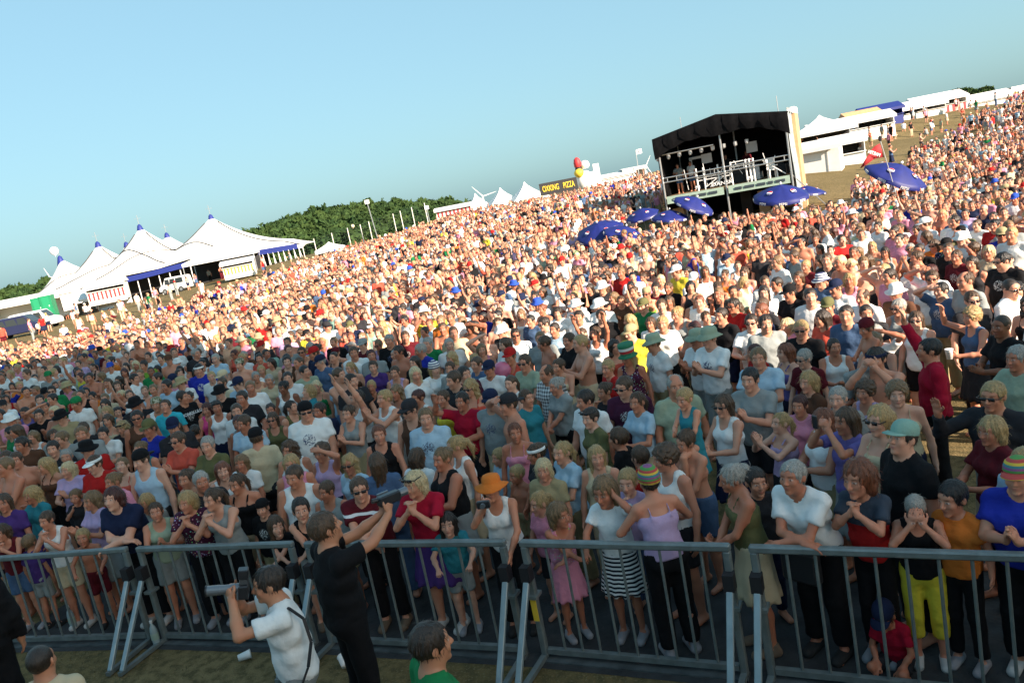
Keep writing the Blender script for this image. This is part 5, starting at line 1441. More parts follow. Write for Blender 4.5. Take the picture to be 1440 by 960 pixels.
# ---------------------------------------------------------------- palettes
HAIRC = {'blk': (.012, .010, .010), 'dk': (.028, .018, .012), 'br': (.075, .042, .022), 'lb': (.19, .115, .055), 'rd': (.17, .055, .025), 'dkred': (.065, .016, .012), 'bl': (.40, .27, .12), 'pl': (.58, .46, .27), 'gr': (.33, .32, .30)}
HAIRN = {'blk': 'black', 'dk': 'dark', 'br': 'brown', 'lb': 'light brown', 'rd': 'reddish', 'dkred': 'dark red', 'bl': 'blond', 'pl': 'pale blond', 'gr': 'grey'}
CLR = {k: hexlin(v) for k, v in dict(white='e6e8e6', black='141417', charcoal='2c2c30', grey='8f9594', ltblue='a9c6d8', denim='4a6384', navy='1b2440', royal='23319c', blue='2d4fb0', teal='2e7f8c', turquoise='35aebf', seafoam='86a99b', green='1c7a46', lime='6f9a36',
  sage='9aa890', olive='63623f', khaki='a29470', beige='c8b797', brown='5a3c2c', tan='b08a64', orange='d9772f', coral='cf5644', red='b3201f', crimson='a81330', maroon='5c1620', plum='4b1f38', purple='4a3070', violet='6d62a0', lilac='b7a0c4', pink='dd8fa6', hotpink='dc4a80', peach='eab08c', yellow='dcc93f', camo='5a5a40', rainbow='d8b84a', stripe='d8d8d4', greenred='1d6a48').items()}
CLRN = dict(ltblue='light blue', royal='bright blue', sage='grey green', seafoam='pale green', charcoal='dark grey', hotpink='hot pink', camo='camouflage', rainbow='rainbow striped', stripe='striped', greenred='green and red', denim='denim blue', lime='lime green', plum='dark plum', crimson='crimson red', coral='coral red', beige='beige')
HATN = dict(cap='cap', capback='back to front cap', bucket='brimmed hat', straw='wide brimmed hat', beanie='knitted hat', bandana='bandana', headband='headband', visor='sun visor', tallhat='tall felt hat')
HAIRT = dict(bob='bobbed', long='long', wavy='wavy', pony='ponytailed', bun='tied back', short='short', crop='cropped', buzz='shaved', balding='thinning', curly='curly', dread='braided')
SHIRTN = dict(tee='t-shirt', tank='sleeveless top', strap='strappy top', long='open shirt')
POSEN = {'clap': 'clapping', 'clap2': 'hands together', 'clap3': 'clapping', 'claphi': 'clapping high', 'mouth': 'hands at mouth', 'mouth1': 'one hand at mouth', 'railmouth': 'elbows on barrier, hands at mouth', 'railx': 'leaning on the barrier', 'railx2': 'arms folded on the barrier', 'grip': 'gripping the barrier', 'grip2': 'gripping the barrier',
  'dangle': 'one arm hanging over the barrier', 'railclap': 'hands together at the barrier', 'railear': 'hand at ear by the barrier', 'rup': 'arm raised', 'lup': 'arm raised', 'bup': 'both arms raised', 'rbent': 'hand raised', 'wave': 'palm raised', 'brow': 'hand on head', 'rbrow': 'hand at brow', 'cam': 'hands at eye level', 'cup': 'holding one hand forward', 'cross': 'arms folded', 'face': 'hands over face at barrier', 'hug': 'head bowed', 'sit': 'sitting on shoulders', 'crouch': 'crouching behind the barrier', 'up2': 'face turned up', 'hold': 'arms held in front'}
SKIN = [(.56, .265, .165), (.50, .215, .125), (.60, .30, .195), (.44, .175, .10), (.53, .235, .145), (.62, .34, .235)]
def hat_material(code):
    if code == 'rainbow' or code == 'stripe' or code == 'greenred' or code == 'camo':
        m, t, b = new_mat('hat_' + code); tc = t.nodes.new('ShaderNodeTexCoord'); sx = t.nodes.new('ShaderNodeSeparateXYZ'); t.links.new(tc.outputs['Object'], sx.inputs[0])
        if code == 'camo':
            n = noise_n(t, 30); c = mixc(t, ramp(t, n, .48, .52), (.10, .11, .05), (.42, .40, .30))
        else:
            cr = t.nodes.new('ShaderNodeValToRGB'); cr.color_ramp.interpolation = 'CONSTANT'
            z = mathn(t, 'FRACT', mathn(t, 'MULTIPLY', sx.outputs[2], {'rainbow': 12., 'stripe': 26., 'greenred': 4.9}[code])); t.links.new(z, cr.inputs[0])
            cols = {'rainbow': [(.05, .20, .22), (.60, .42, .05), (.45, .06, .05), (.08, .25, .06), (.25, .08, .20)], 'stripe': [(.75, .75, .72), (.04, .05, .14)], 'greenred': [(.02, .16, .08), (.02, .16, .08), (.45, .03, .03), (.7, .7, .65), (.02, .16, .08)]}[code]
            while len(cr.color_ramp.elements) < len(cols): cr.color_ramp.elements.new(.5)
            for i, c_ in enumerate(cols): cr.color_ramp.elements[i].position = i / len(cols); cr.color_ramp.elements[i].color = (*c_, 1)
            c = cr.outputs[0]
        t.links.new(c, b.inputs['Base Color']); b.inputs['Roughness'].default_value = .9; return m
    return None
CACHE = {}
def cached(key, fn):
    if key not in CACHE: CACHE[key] = fn()
    return CACHE[key]
def body_mesh(build, pose):
    def mk():
        B, k, v, q, col = build_body(build, pose)
        me = to_mesh('body', v, q, M['skin']); a = me.color_attributes.new('feat', 'FLOAT_COLOR', 'POINT')
        if len(me.vertices) == len(col): a.data.foreach_set('color', col.ravel())
        ts = cached('tmp_scene', lambda: bpy.data.scenes.new('bench')); o = bpy.data.objects.new('body_tmp', me); ts.collection.objects.link(o); md = o.modifiers.new('lighten', 'DECIMATE'); md.ratio = .45
        ts.view_layers[0].update(); m2 = bpy.data.meshes.new_from_object(o.evaluated_get(ts.view_layers[0].depsgraph)); bpy.data.objects.remove(o); bpy.data.meshes.remove(me); m2.name = 'body'
        m2.polygons.foreach_set('use_smooth', [True] * len(m2.polygons))
        return m2, k
    return cached(('b', build, pose), mk)
def cloth_mesh(build, pose, kind, pat):
    def raw(): return (build_bottom if kind in ('trousers', 'shorts', 'skirt', 'crop') else build_shirt)(build, pose, kind)
    v, q = cached(('cr', build, pose, kind), raw)
    return cached(('c', build, pose, kind, pat), lambda: to_mesh(kind, v, q, M['cloth' + (pat or '')]))
def hair_strands(v, q, kind, seed):
    """loose locks laid over the hair surface so that its outline is uneven"""
    R = np.random.default_rng(seed + len(kind)); v = np.asarray(v); q = np.asarray(q)
    if kind == 'buzz': return v, q
    n = np.zeros_like(v); fn = np.cross(v[q[:, 2]] - v[q[:, 0]], v[q[:, 3]] - v[q[:, 1]])
    for c in range(4): np.add.at(n, q[:, c], fn)
    n /= np.maximum(1e-9, np.linalg.norm(n, axis=1))[:, None]
    top = np.array([0, .03, .13]); N = 520 if kind in ('short', 'crop', 'balding') else 700
    idx = R.choice(len(v), min(N, len(v)), replace=False); idx = idx[n[idx, 2] > -.5]
    p = v[idx]; m = n[idx]; d = p - top; d[:, 2] -= .05; d -= m * (d * m).sum(1)[:, None]; d += R.normal(0, .25, d.shape) * np.linalg.norm(d, axis=1)[:, None]
    if kind == 'curly': d = R.normal(0, 1, d.shape); d -= m * (d * m).sum(1)[:, None]
    d /= np.maximum(1e-9, np.linalg.norm(d, axis=1))[:, None]; L = R.uniform(.018, .045, (len(p), 1)) * (1.5 if kind in ('long', 'wavy', 'dread', 'bob', 'pony') else 1)
    s = np.cross(m, d); w = R.uniform(.0010, .0022, (len(p), 1)); lift = R.uniform(.000, .007, (len(p), 1))
    rows = [p - m * .004, p + d * L * .5 + m * lift * .6, p + d * L + m * lift - np.array([0, 0, 1.]) * L * .12]; ws = [w, w, w * .25]
    V = []; Q = []; b = len(v)
    for r, ww in zip(rows, ws): V += [r - s * ww, r + s * ww]
    k = len(p); base = np.arange(k)
    for j in range(2): Q.append(np.stack([b + base + 2 * j * k, b + base + (2 * j + 1) * k, b + base + (2 * j + 3) * k, b + base + (2 * j + 2) * k], -1))
    return np.concatenate([v] + V), np.concatenate([q] + Q)
def hair_mesh(kind, seed): return cached(('h', kind, seed), lambda: to_mesh('hair', *hair_strands(*build_hair(kind, seed), kind, seed), M['hair']))
def hat_me(kind, code):
    hm = cached(('hm', code), lambda: hat_material(code))
    return cached(('hat', kind, code if hm else None), lambda: to_mesh('hat', *hat_mesh(kind), hm or M['cloth'], True))
def glasses_me(kind): return cached(('gl', kind), lambda: to_mesh('sunglasses', *hat_mesh(kind), M['lens'], False))
def shoe_me():
    def mk():
        F = Field(V3(-.08, -.24, -.02), V3(.08, .12, .14), .011)
        F.cone(V3(0, .045, .035), V3(.0, -.14, .032), .046, .042, .03, flat=(V3(1, 0, 0), 1.12)); F.cone(V3(0, .03, .05), V3(0, .03, .09), .045, .042, .02); F.plane(V3(0, 0, 0), V3(0, 0, -1))
        return to_mesh('shoe', *F.mesh(), M['cloth'])
    return cached('shoe', mk)

def make_person(root_loc, yaw, scale, d, width=1., label=None, group=None):
    """d: parsed dict of build, pose, hair, shirt, bottom, hat ..."""
    me, k = body_mesh(d['build'], d['pose'])
    r = empty('person', root_loc, yaw); r.scale = (scale * width, scale * width, scale)
    add('body', me, r, color=d['skin'])
    hm = Matrix(k['headR'].tolist()).to_4x4(); hm.translation = Vector(k['head']); hm = hm @ Matrix.Scale(k['HS'], 4)
    hat = d.get('hat')
    if d['hair'][0] != 'none':
        ht = d['hair'][0]
        if hat and hat[0] not in ('headband', 'visor') and ht in ('short', 'curly'): ht = 'crop'
        o = add('hair', hair_mesh(ht, d['seed'] % 2), r, color=HAIRC[d['hair'][1]]); o.matrix_local = hm
        if hat and hat[0] not in ('headband', 'visor'): o.matrix_local = hm @ Matrix.Scale(.985, 4)
    if hat: o = add('hat', hat_me(*hat), r, color=CLR[hat[1]]); o.matrix_local = hm @ Matrix.Scale(1.045, 4)
    if d.get('g'): o = add('sunglasses', glasses_me('glasses'), r); o.matrix_local = hm
    if d.get('hg'): o = add('sunglasses', glasses_me('headglasses'), r); o.matrix_local = hm @ Matrix.Scale(1.08, 4)
    if d['shirt'][0] != 'none':
        s = d['shirt']; add({'tee': 't_shirt', 'tank': 'sleeveless_top', 'strap': 'strappy_top', 'long': 'shirt'}[s[0]], cloth_mesh(d['build'], d['pose'], s[0], s[2] if len(s) > 2 else d.get('print')), r, color=CLR[s[1]])
    b = d['bottom']; add({'trousers': 'trousers', 'crop': 'cropped_trousers', 'shorts': 'shorts', 'skirt': 'skirt'}[b[0]], cloth_mesh(d['build'], d['pose'], b[0], b[2] if len(b) > 2 else None), r, color=CLR[b[1]])
    if d.get('shoes') and not POSE[d['pose']].get('sit'):
        for key in 'LR':
            o = add('shoe', shoe_me(), r, color=d['shoes']); a = k['an' + key]; o.location = (a[0] + (.004 if key == 'L' else -.004), a[1] - .015, 0)
    return r, k

# ---------------------------------------------------------------- read the list and find where each person stands
PEOPLE = []
def parse(line, n):
    t = line.split(); crop, x, y, b = t[0], float(t[1]), float(t[2]), t[3]
    ox, oy, s = CROPS[crop]; R = random.Random(n * 77 + 5)
    h = t[4].split(':'); h = (h[0], h[1]) if len(h) > 1 else ('none', 'dk')
    i = 5
    if h[0] == 'none': pass
    d = dict(px=ox + x / s, py=oy + y / s, build=b, hair=h, seed=n)
    d['shirt'] = tuple(t[i].split(':')); d['pose'] = t[i + 1]; d['yaw'] = float(t[i + 2])
    d['skin'] = R.choice(SKIN); d['H'] = {'m': 1.79, 'b': 1.81, 'f': 1.67, 'g': 1.67, 'c': 1.36}[b] + R.uniform(-.05, .05)
    d['bottom'] = (R.choice(['trousers', 'shorts', 'shorts', 'trousers'] if b in 'mbc' else ['trousers', 'skirt', 'shorts']), R.choice(['denim', 'navy', 'black', 'khaki', 'charcoal', 'beige', 'grey']))
    for o in t[i + 3:]:
        if o == 'r': d['rail'] = 1; d['shoes'] = R.choice([(.55, .55, .53), (.03, .03, .03), (.18, .13, .09), (.3, .3, .32)])
        elif o == 'g': d['g'] = 1
        elif o == 'hg': d['hg'] = 1
        elif o == 'z': d['lift'] = 1
        elif o.startswith('b='): d['bottom'] = tuple(o[2:].split(':'))
        elif o.startswith('h='): d['H'] = float(o[2:])
        elif o == 's=d': d['skin'] = (.20, .085, .045)
        else: d['hat'] = tuple(o.split(':'))
    if d['shirt'][0] == 'tee' and len(d['shirt']) == 2 and b in 'mb' and R.random() < .35: d['print'] = 'emblemw' if d['shirt'][1] in ('black', 'charcoal', 'navy', 'maroon', 'green', 'royal', 'plum', 'crimson', 'red', 'denim', 'brown', 'olive') else 'emblem'
    return d
for n, line in enumerate(l for l in LIST.strip().split('\n') if l.strip()): PEOPLE.append(parse(line, n))
JV = [Vector(j) for j in JOINT]
def behind_rail(x, y, off):
    """point of the view ray that lies 'off' behind the barrier line (in plan)"""
    d = px_ray(x, y); best = None
    for a, b in zip(JV[:-1], JV[1:]):
        t = (b - a).normalized(); nrm2 = Vector((-t.y, t.x)); dd = Vector((d[0], d[1]))
        s = ((a + nrm2 * off).dot(nrm2)) / dd.dot(nrm2); p = dd * s; u = (p - a).dot(t)
        ov = max(0, -u, u - (b - a).length)
        if best is None or ov < best[0]: best = (ov, p, CAM_H + d[2] * s)
    return best[1], best[2]
def head_local(d):
    B, k = skeleton(d['build'], d['pose']); return k['head']
for d in PEOPLE:
    hl = head_local(d); d['hl'] = hl; s = d['H'] / 1.75
    ray = px_ray(d['px'], d['py'])
    base_yaw = -math.atan2(ray[0], ray[1]); d['rz'] = base_yaw + math.radians(d['yaw'])
    fw = Vector((math.sin(d['rz']), -math.cos(d['rz'])))
    if d.get('rail'):
        if d['build'] == 'c' or d['pose'].startswith('rail') or d['pose'] in ('grip', 'dangle', 'face'):   # people on the barrier turn towards it
            d['rz'] = base_yaw * .6 + math.radians(d['yaw'] * (.55 if abs(d['yaw']) < 100 else 1)); fw = Vector((math.sin(d['rz']), -math.cos(d['rz'])))
        off = .40 - max(0, -hl[1] - .02) * .9
        P, z = behind_rail(d['px'], d['py'], max(.16, off)); s = min(1.12, max(.5, z / hl[2])); d['s'] = s
        d['t'] = P.length / math.hypot(ray[0], ray[1])
        if d['pose'] == 'crouch': d['s'] = 1.25 / 1.75; d['zoff'] = z - hl[2] * d['s']
    else:
        z = hl[2] * s
        t = (z + 0. - CAM_H) / ray[2]
        for _ in range(6): t = (gz(ray[0] * t, ray[1] * t) + z - CAM_H) / ray[2] if ray[2] < -5 else t
        d['t'] = t; d['s'] = s
    d['ray'] = ray
# keep neighbours from standing inside one another: slide along the line of sight, heights follow
for d in PEOPLE: d['t0'] = d['t']
for it in range(40):
    P = np.array([(d['ray'][0] * d['t'], d['ray'][1] * d['t']) for d in PEOPLE])
    for i, d in enumerate(PEOPLE):
        if d.get('lift'): continue
        dist = np.hypot(*(P - P[i]).T); dist[i] = 9
        for j in np.nonzero(dist < .46)[0]:
            e = PEOPLE[j]
            if e.get('lift'): continue
            push = (.46 - dist[j]) * .25; sg = 1 if (d['t'], i) > (e['t'], j) else -1
            if d.get('rail'): continue
            L = math.hypot(d['ray'][0], d['ray'][1]); lim = .09 if d['build'] != 'c' else .14
            nt_ = d['t'] + sg * push / L
            if abs(nt_ - d['t0']) / d['t0'] < lim: d['t'] = nt_
        if not d.get('rail'):      # nobody in front of the barrier line
            Pb, _ = behind_rail(d['px'], d['py'], .62); m_ = Pb.length / math.hypot(d['ray'][0], d['ray'][1])
            d['t'] = max(d['t'], m_)
# shoulder riders sit above the nearest carrier
for d in PEOPLE:
    if d.get('lift'):
        d['s'] = 1.18 / 1.75; d['t'] = d['t0']
for d in PEOPLE:
    x, y = d['ray'][0] * d['t'], d['ray'][1] * d['t']; hz = CAM_H + d['ray'][2] * d['t']; g = gz(x, y)
    if d.get('lift'):
        best = min((e for e in PEOPLE if e is not d and e['px'] - d['px'] < 60 and 25 < e['py'] - d['py'] < 62), key=lambda e: abs(e['px'] - d['px']) + abs(e['py'] - d['py'] - 43) * .5)
        d['t'] = best['t'] * 1.012; x, y = d['ray'][0] * d['t'], d['ray'][1] * d['t']; hz = CAM_H + d['ray'][2] * d['t']; d['zoff'] = hz - d['hl'][2] * d['s']
    elif 'zoff' not in d: d['s'] = min(1.16, max(.48, (hz - g) / d['hl'][2]))
    z0 = d.get('zoff', g)
    hlx, hly = d['hl'][0] * d['s'], d['hl'][1] * d['s']; c, s_ = math.cos(d['rz']), math.sin(d['rz'])
    d['loc'] = (x - (hlx * c - hly * s_), y - (hlx * s_ + hly * c), z0)

# ---------------------------------------------------------------- labels that single each person out
def cname(c): return CLRN.get(c, c)
def short_desc(d):
    hair = '' if d['hair'][0] == 'none' else f"{HAIRT[d['hair'][0]]} {HAIRN[d['hair'][1]]} hair"
    head = f"{cname(d['hat'][1])} {HATN[d['hat'][0]]}" if d.get('hat') else hair
    if d['shirt'][0] == 'none': top = 'bare chest'
    else:
        pat = {'check': 'checked ', 'floral': 'flowered ', 'stripe': 'striped ', 'trim': 'white trimmed ', 'yoke': 'two tone ', 'emblem': 'printed '}.get(d['shirt'][2] if len(d['shirt']) > 2 else '', '')
        top = f"{pat}{cname(d['shirt'][1])} {SHIRTN[d['shirt'][0]]}"
    who = 'child' if d['build'] == 'c' else 'person'
    return who, head, top
def make_labels():
    for d in PEOPLE:
        who, head, top = short_desc(d); d['key'] = f"{who} with {head} and {top}"
        ex = []
        if d.get('g'): ex.append('sunglasses')
        if d.get('hg'): ex.append('sunglasses on head')
        if d['pose'] in POSEN: ex.append(POSEN[d['pose']])
        if abs(d['yaw']) > 130: ex.append('seen from behind')
        if d['bottom'][0] == 'skirt' and len(d['bottom']) > 2: ex.append('striped skirt')
        while ex and len((d['key'] + ' ' + ' '.join(ex)).replace('-', ' ').split()) > 15: ex.pop(0)
        d['lab'] = d['key'] + ''.join(', ' + e for e in ex)
    from collections import Counter
    kc = Counter(d['key'] for d in PEOPLE); lc = Counter(d['lab'] for d in PEOPLE)
    uniq = [d for d in PEOPLE if kc[d['key']] == 1]
    used = set()
    for d in PEOPLE:
        lab = d['lab']
        if lc[lab] > 1 or len(lab.replace('-', ' ').split()) > 16:
            if lc[lab] > 1 or lc[d['key']] > 0:
                cand = sorted(uniq, key=lambda e: (e['px'] - d['px']) ** 2 + ((e['py'] - d['py']) * 1.4) ** 2)
                for e in [c for c in cand if c is not d]:
                    dx, dy = e['px'] - d['px'], e['py'] - d['py']
                    rel = 'behind' if dy > abs(dx) * 1.2 else 'in front of' if -dy > abs(dx) * 1.2 else 'left of' if dx > 0 else 'right of'
                    who, head, top = short_desc(d); w2, h2, t2 = short_desc(e)
                    lab = f"{who} with {head} and {top} {rel} {h2}, {t2}"
                    if lab not in used and len(lab.replace('-', ' ').split()) <= 16: break
        k = 0
        while lab in used: k += 1; lab = d['key'] + [' further back', ' in the thick crowd', ' near the middle', ' to one side'][k % 4]; 
        used.add(lab); d['lab'] = lab
make_labels()
for d in PEOPLE:
    r, k = make_person(d['loc'], d['rz'], d['s'], d, 1 + (d['seed'] % 7 - 3) * .018)
    tag(r, d['lab'], 'child' if d['build'] == 'c' else 'person', 'people at the barrier' if d.get('rail') else 'people standing in the crowd')
    d['obj'] = r; d['k'] = k
def find(px, py): return min(PEOPLE, key=lambda d: (d['px'] - px) ** 2 + (d['py'] - py) ** 2)

# ---------------------------------------------------------------- people in the pit between stage and barrier
def pit_person(px, py, H, build, hair, shirt, bottom, pose, yaw, label, hat=None, skin=(.46, .22, .125), g=0, width=1.):
    d = dict(build=build, hair=hair, shirt=shirt, bottom=bottom, pose=pose, seed=1, skin=skin, shoes=(.03, .03, .03))
    if hat: d['hat'] = hat
    if g: d['g'] = 1
    B, k = skeleton(build, pose); hl = k['head']; s = H / 1.75; ray = px_ray(px, py); t = (hl[2] * s - CAM_H) / ray[2]
    rz = -math.atan2(ray[0], ray[1]) + math.radians(yaw); c, s_ = math.cos(rz), math.sin(rz); x, y = ray[0] * t, ray[1] * t
    r, k = make_person((x - (hl[0] * s * c - hl[1] * s * s_), y - (hl[0] * s * s_ + hl[1] * s * c), 0), rz, s, d, width)
    tag(r, label, 'person', 'people working before the barrier'); return r, k
photog, kp = pit_person(378, 820, 1.82, 'm', ('short', 'dk'), ('tee', 'white'), ('trousers', 'grey'), 'shoot', -98, 'photographer in white t-shirt aiming a long lens camera to the left')
filmer, kf = pit_person(457, 742, 1.97, 'm', ('short', 'br'), ('tee', 'black'), ('trousers', 'black'), 'video', 108, 'person in black filming the crowd with a raised camcorder')
green, kg = pit_person(606, 905, 1.84, 'm', ('short', 'dk'), ('tee', 'green'), ('trousers', 'black'), 'stand', 105, 'dark haired person in green t-shirt at the bottom edge')
shaved, ks = pit_person(58, 930, 1.72, 'm', ('buzz', 'dk'), ('tee', 'beige'), ('trousers', 'black'), 'stand', 150, 'person with shaved head seen from behind at the bottom left')
guard, kd = pit_person(-62, 800, 1.95, 'b', ('short', 'blk'), ('long', 'black'), ('trousers', 'black'), 'stand', 170, 'person in black clothing cut off by the left edge')
def local_to(r, p): return r.matrix_basis @ Vector(p)
def held(name, r, p, label, cat, rz_add=0.):
    e = empty(name, local_to(r, p), r.rotation_euler.z + rz_add); tag(e, label, cat); return e
M['cambody'] = simple('camera_black', (.02, .021, .024), .35); M['silver'] = simple('camera_silver', (.17, .19, .21), .3, .5)
# photographer's camera: body, prism, lens barrel with rings, flash
hp = kp['head']; c = held('photo_camera', photog, (hp[0] + .0, hp[1] - .165, hp[2] + .02), 'silver and black photo camera with long lens at the photographer eye', 'camera'); c.rotation_euler = (math.radians(-12), 0, c.rotation_euler.z)
MB().box((0, 0, -.01), (.15, .07, .10)).build('camera_body', M['cambody'], c, bevel=.008); MB().box((0, 0, .055), (.07, .065, .04), taper=.7).build('prism_housing', M['cambody'], c)
MB().box((.0, .0, .11), (.08, .07, .07)).build('flash', M['cambody'], c, bevel=.006); MB().box((.05, -.04, -.03), (.05, .012, .05)).build('front_plate', M['silver'], c)
b = MB()
for (y0, y1, w_) in ((-.03, -.09, .075), (-.09, -.16, .066), (-.16, -.25, .072)): b.beam((0, y0, 0), (0, y1, 0), w_, n=16)
b.build('lens', M['silver'], c)
MB().beam((0, -.25, 0), (0, -.262, 0), .078, n=16).build('lens_hood', M['cambody'], c)
# second camera hanging at his hip, with strap over the shoulder
c = held('hanging_camera', photog, (.24, -.03, .86), 'black camera hanging on a strap at the photographer hip', 'camera')
MB().box((0, 0, 0), (.09, .15, .11)).build('camera_body', M['cambody'], c, bevel=.01); MB().beam((0, -.02, -.05), (.0, -.03, -.15), .085, n=14).build('lens', M['cambody'], c)
b = MB(); S_ = kp['S']; pts = [(.24, .02, .92), (.235, .10, 1.05), (.19, .155, 1.2), (.15, .14, 1.36), (.13, .06, 1.455), (.11, -.05, 1.44), (.08, -.15, 1.35)]
scp = photog.scale[0]; ps = [local_to(photog, p) - c.location for p in pts]; iv = Matrix.Rotation(-c.rotation_euler.z, 3, 'Z')
for a, e in zip(ps[:-1], ps[1:]): b.beam(iv @ a, iv @ e, .022, .012)
b.build('strap', M['black'], c)
# camcorder
wl = (kf['wrL'] + kf['wrR']) / 2; c = held('camcorder', filmer, (wl[0], wl[1] - .05, wl[2] + .10), 'black and silver camcorder held up by the person in black', 'camcorder')
MB().box((0, 0, 0), (.08, .20, .085)).build('camera_body', M['cambody'], c, bevel=.012); MB().beam((0, -.10, .005), (0, -.17, .005), .07, n=14).build('lens', M['silver'], c); MB().box((.06, .02, .01), (.02, .10, .075)).build('flip_screen', M['silver'], c); MB().beam((0, .10, .02), (0, .15, .03), .04, n=10).build('viewfinder', M['cambody'], c)
d = find(691, 686); wr = d['k']['wrR']; c = held('compact_camera', d['obj'], (wr[0] + .02, wr[1] - .06, wr[2] + .06), 'small dark camera in the hand of the person in orange hat', 'camera')
MB().box((0, 0, 0), (.12, .04, .07)).build('camera_body', M['cambody'], c, bevel=.008); MB().beam((0, -.02, 0), (0, -.05, 0), .045, n=14).build('lens', M['silver'], c)
# phone, beer cups, lettering on the black t-shirt
d = find(1190, 590); wr = d['k']['wrR']; c = held('pocket_phone', d['obj'], (wr[0], wr[1] - .05, wr[2] + .07), 'dark phone held up beside the blond person in sunglasses', 'phone')
MB().box((0, 0, 0), (.055, .02, .12)).build('case', M['cambody'], c, bevel=.006); MB().box((0, .012, .02), (.04, .006, .05)).build('screen', M['glass'], c)
def cup(name, loc, rot, label, group=None):
    e = empty(name, loc); e.rotation_euler = rot; tag(e, label, 'cup', group)
    MB().lathe([(.033, 0), (.036, .03), (.046, .12), (.049, .125), (.046, .122), (.034, .006)], 16).build('cup_wall', M['whitepl'], e, smooth=True); MB().lathe([(.0475, .118), (.051, .122), (.0475, .127)], 16).build('rim', M['whitepl'], e)
    return e
for (x, y, key, lab) in ((1367, 447, 'wrL', 'white plastic beer cup held by the curly blond person at right'),):
    d = find(x, y); wr = d['k'][key]; cup('plastic_cup', local_to(d['obj'], (wr[0] + d['k']['hdL'][0] * .07, wr[1] + d['k']['hdL'][1] * .07 - .03, wr[2] - .02)), (0, 0, 0), lab)
for (x, y, rot, lab) in ((335, 925, (math.radians(88), 0, 1.9), 'white plastic cup lying on the grass left of the photographer'), (485, 936, (math.radians(70), .2, 3.4), 'white plastic cup lying right of the photographer')):
    X, Y = at_z(x, y, .05); cup('plastic_cup', (X, Y, .05), rot, lab, 'cups lying on the grass')
def bottle(x, y, label):
    X, Y = at_z(x, y, .0); e = tag(empty('water_bottle', (X, Y, .02)), label, 'bottle', 'bottles by the barrier')
    m = cached('pet', lambda: simple('clear_plastic', (.30, .38, .40), .15)); MB().lathe([(.036, 0), (.04, .02), (.04, .17), (.03, .215), (.014, .245), (.014, .27)], 14).build('bottle_body', m, e, smooth=True)
    MB().lathe([(.041, .07), (.0415, .075), (.0415, .14), (.041, .145)], 14).build('paper_label', M['banner'], e); MB().lathe([(.016, .265), (.016, .29), (.006, .292)], 12).build('cap', M['whitepl'], e)
bottle(222, 908, 'plastic bottle standing by the barrier foot left of the photographer'); bottle(105, 884, 'plastic bottle behind the barrier at the far left')
d = find(257, 558); o = add('chest_lettering', text_mesh('HONOLULU', .075, M['white'], .003), d['obj'], (0, -.185, 1.33)); o.rotation_euler = (math.radians(80), 0, 0)
d = find(1117, 671)      # dark shoulder bag strap and bag of the older person in white
b = MB().beam((.10, -.14, 1.40), (.02, -.16, 1.15), .03, .012).beam((.02, -.16, 1.15), (-.02, -.17, 1.0), .03, .012).build('bag_strap', M['black'], d['obj']); MB().box((-.02, -.22, .86), (.30, .10, .28)).build('shoulder_bag', M['black'], d['obj'], bevel=.03)

# technicians on the mixing tower deck
for i, (x, y, shirt, pose, yaw, lab) in enumerate(((-2.9, -.9, 'grey', 'cup', 10, 'technician in grey t-shirt at the left of the tower deck'), (-2.2, -.6, 'white', 'stand2', -20, 'technician in white t-shirt left of the mixing desk'), (-.4, 1.0, 'charcoal', 'stand', 0, 'technician in dark t-shirt behind the mixing desk'), (.8, 1.1, 'maroon', 'stand3', 0, 'technician in maroon t-shirt behind the mixing desk'))):
    d = dict(build='m', hair=('short', 'br'), shirt=('tee', shirt), bottom=('shorts', 'denim'), pose=pose, seed=i, skin=SKIN[i])
    r, k = make_person(tuple(TOWER.matrix_basis @ Vector((x, y, TOWER_Z - .02))), TOWER.rotation_euler.z + math.radians(yaw), 1.0, d); tag(r, lab, 'person', 'technicians on the mixing tower')
if 'tmp_scene' in CACHE: bpy.data.scenes.remove(CACHE.pop('tmp_scene'))
# ---------------------------------------------------------------- the rest of the crowd: thousands, one object, placed on points
def crowd_variant(name, build, pose, hair, shirt, bottom, hat=None, seed=0):
    B, k, v, q, col = build_body(build, pose, coarse=.026, hi=False); parts = [(v, q, 0)]
    if hair:
        hv, hq = build_hair(hair, seed, .015); parts.append((np.array(hv) * k['HS'] @ k['headR'].T + k['head'], hq, 1))
    if hat: hv, hq = hat_mesh(hat); parts.append((np.array(hv) * 1.05 * k['HS'] @ k['headR'].T + k['head'], np.array(hq), 4))
    if shirt: sv, sq = build_shirt(build, pose, shirt, .026); parts.append((sv, sq, 2))
    bv, bq = build_bottom(build, pose, bottom, .028); parts.append((bv, bq, 3))
    V = []; Q = []; mi = []; o = 0
    for (a, b, m) in parts: V.append(a); Q.append(np.asarray(b) + o); mi += [m] * len(b); o += len(a)
    me = to_mesh(name, np.concatenate(V), np.concatenate(Q), [M['cskin'], M['chair'], M['cshirt'], M['cbottom'], M['chat']])
    if len(me.polygons) == len(mi): me.polygons.foreach_set('material_index', mi)
    if len(me.vertices) == o:
        fc = np.zeros((o, 4), dtype=np.float32); fc[:len(col)] = col; me.color_attributes.new('feat', 'FLOAT_COLOR', 'POINT').data.foreach_set('color', fc.ravel())
    return bpy.data.objects.new(name, me)
M['chat'] = cloth_mat('crowd_hat', 'ct')
VAR = bpy.data.collections.new('crowd_variants')
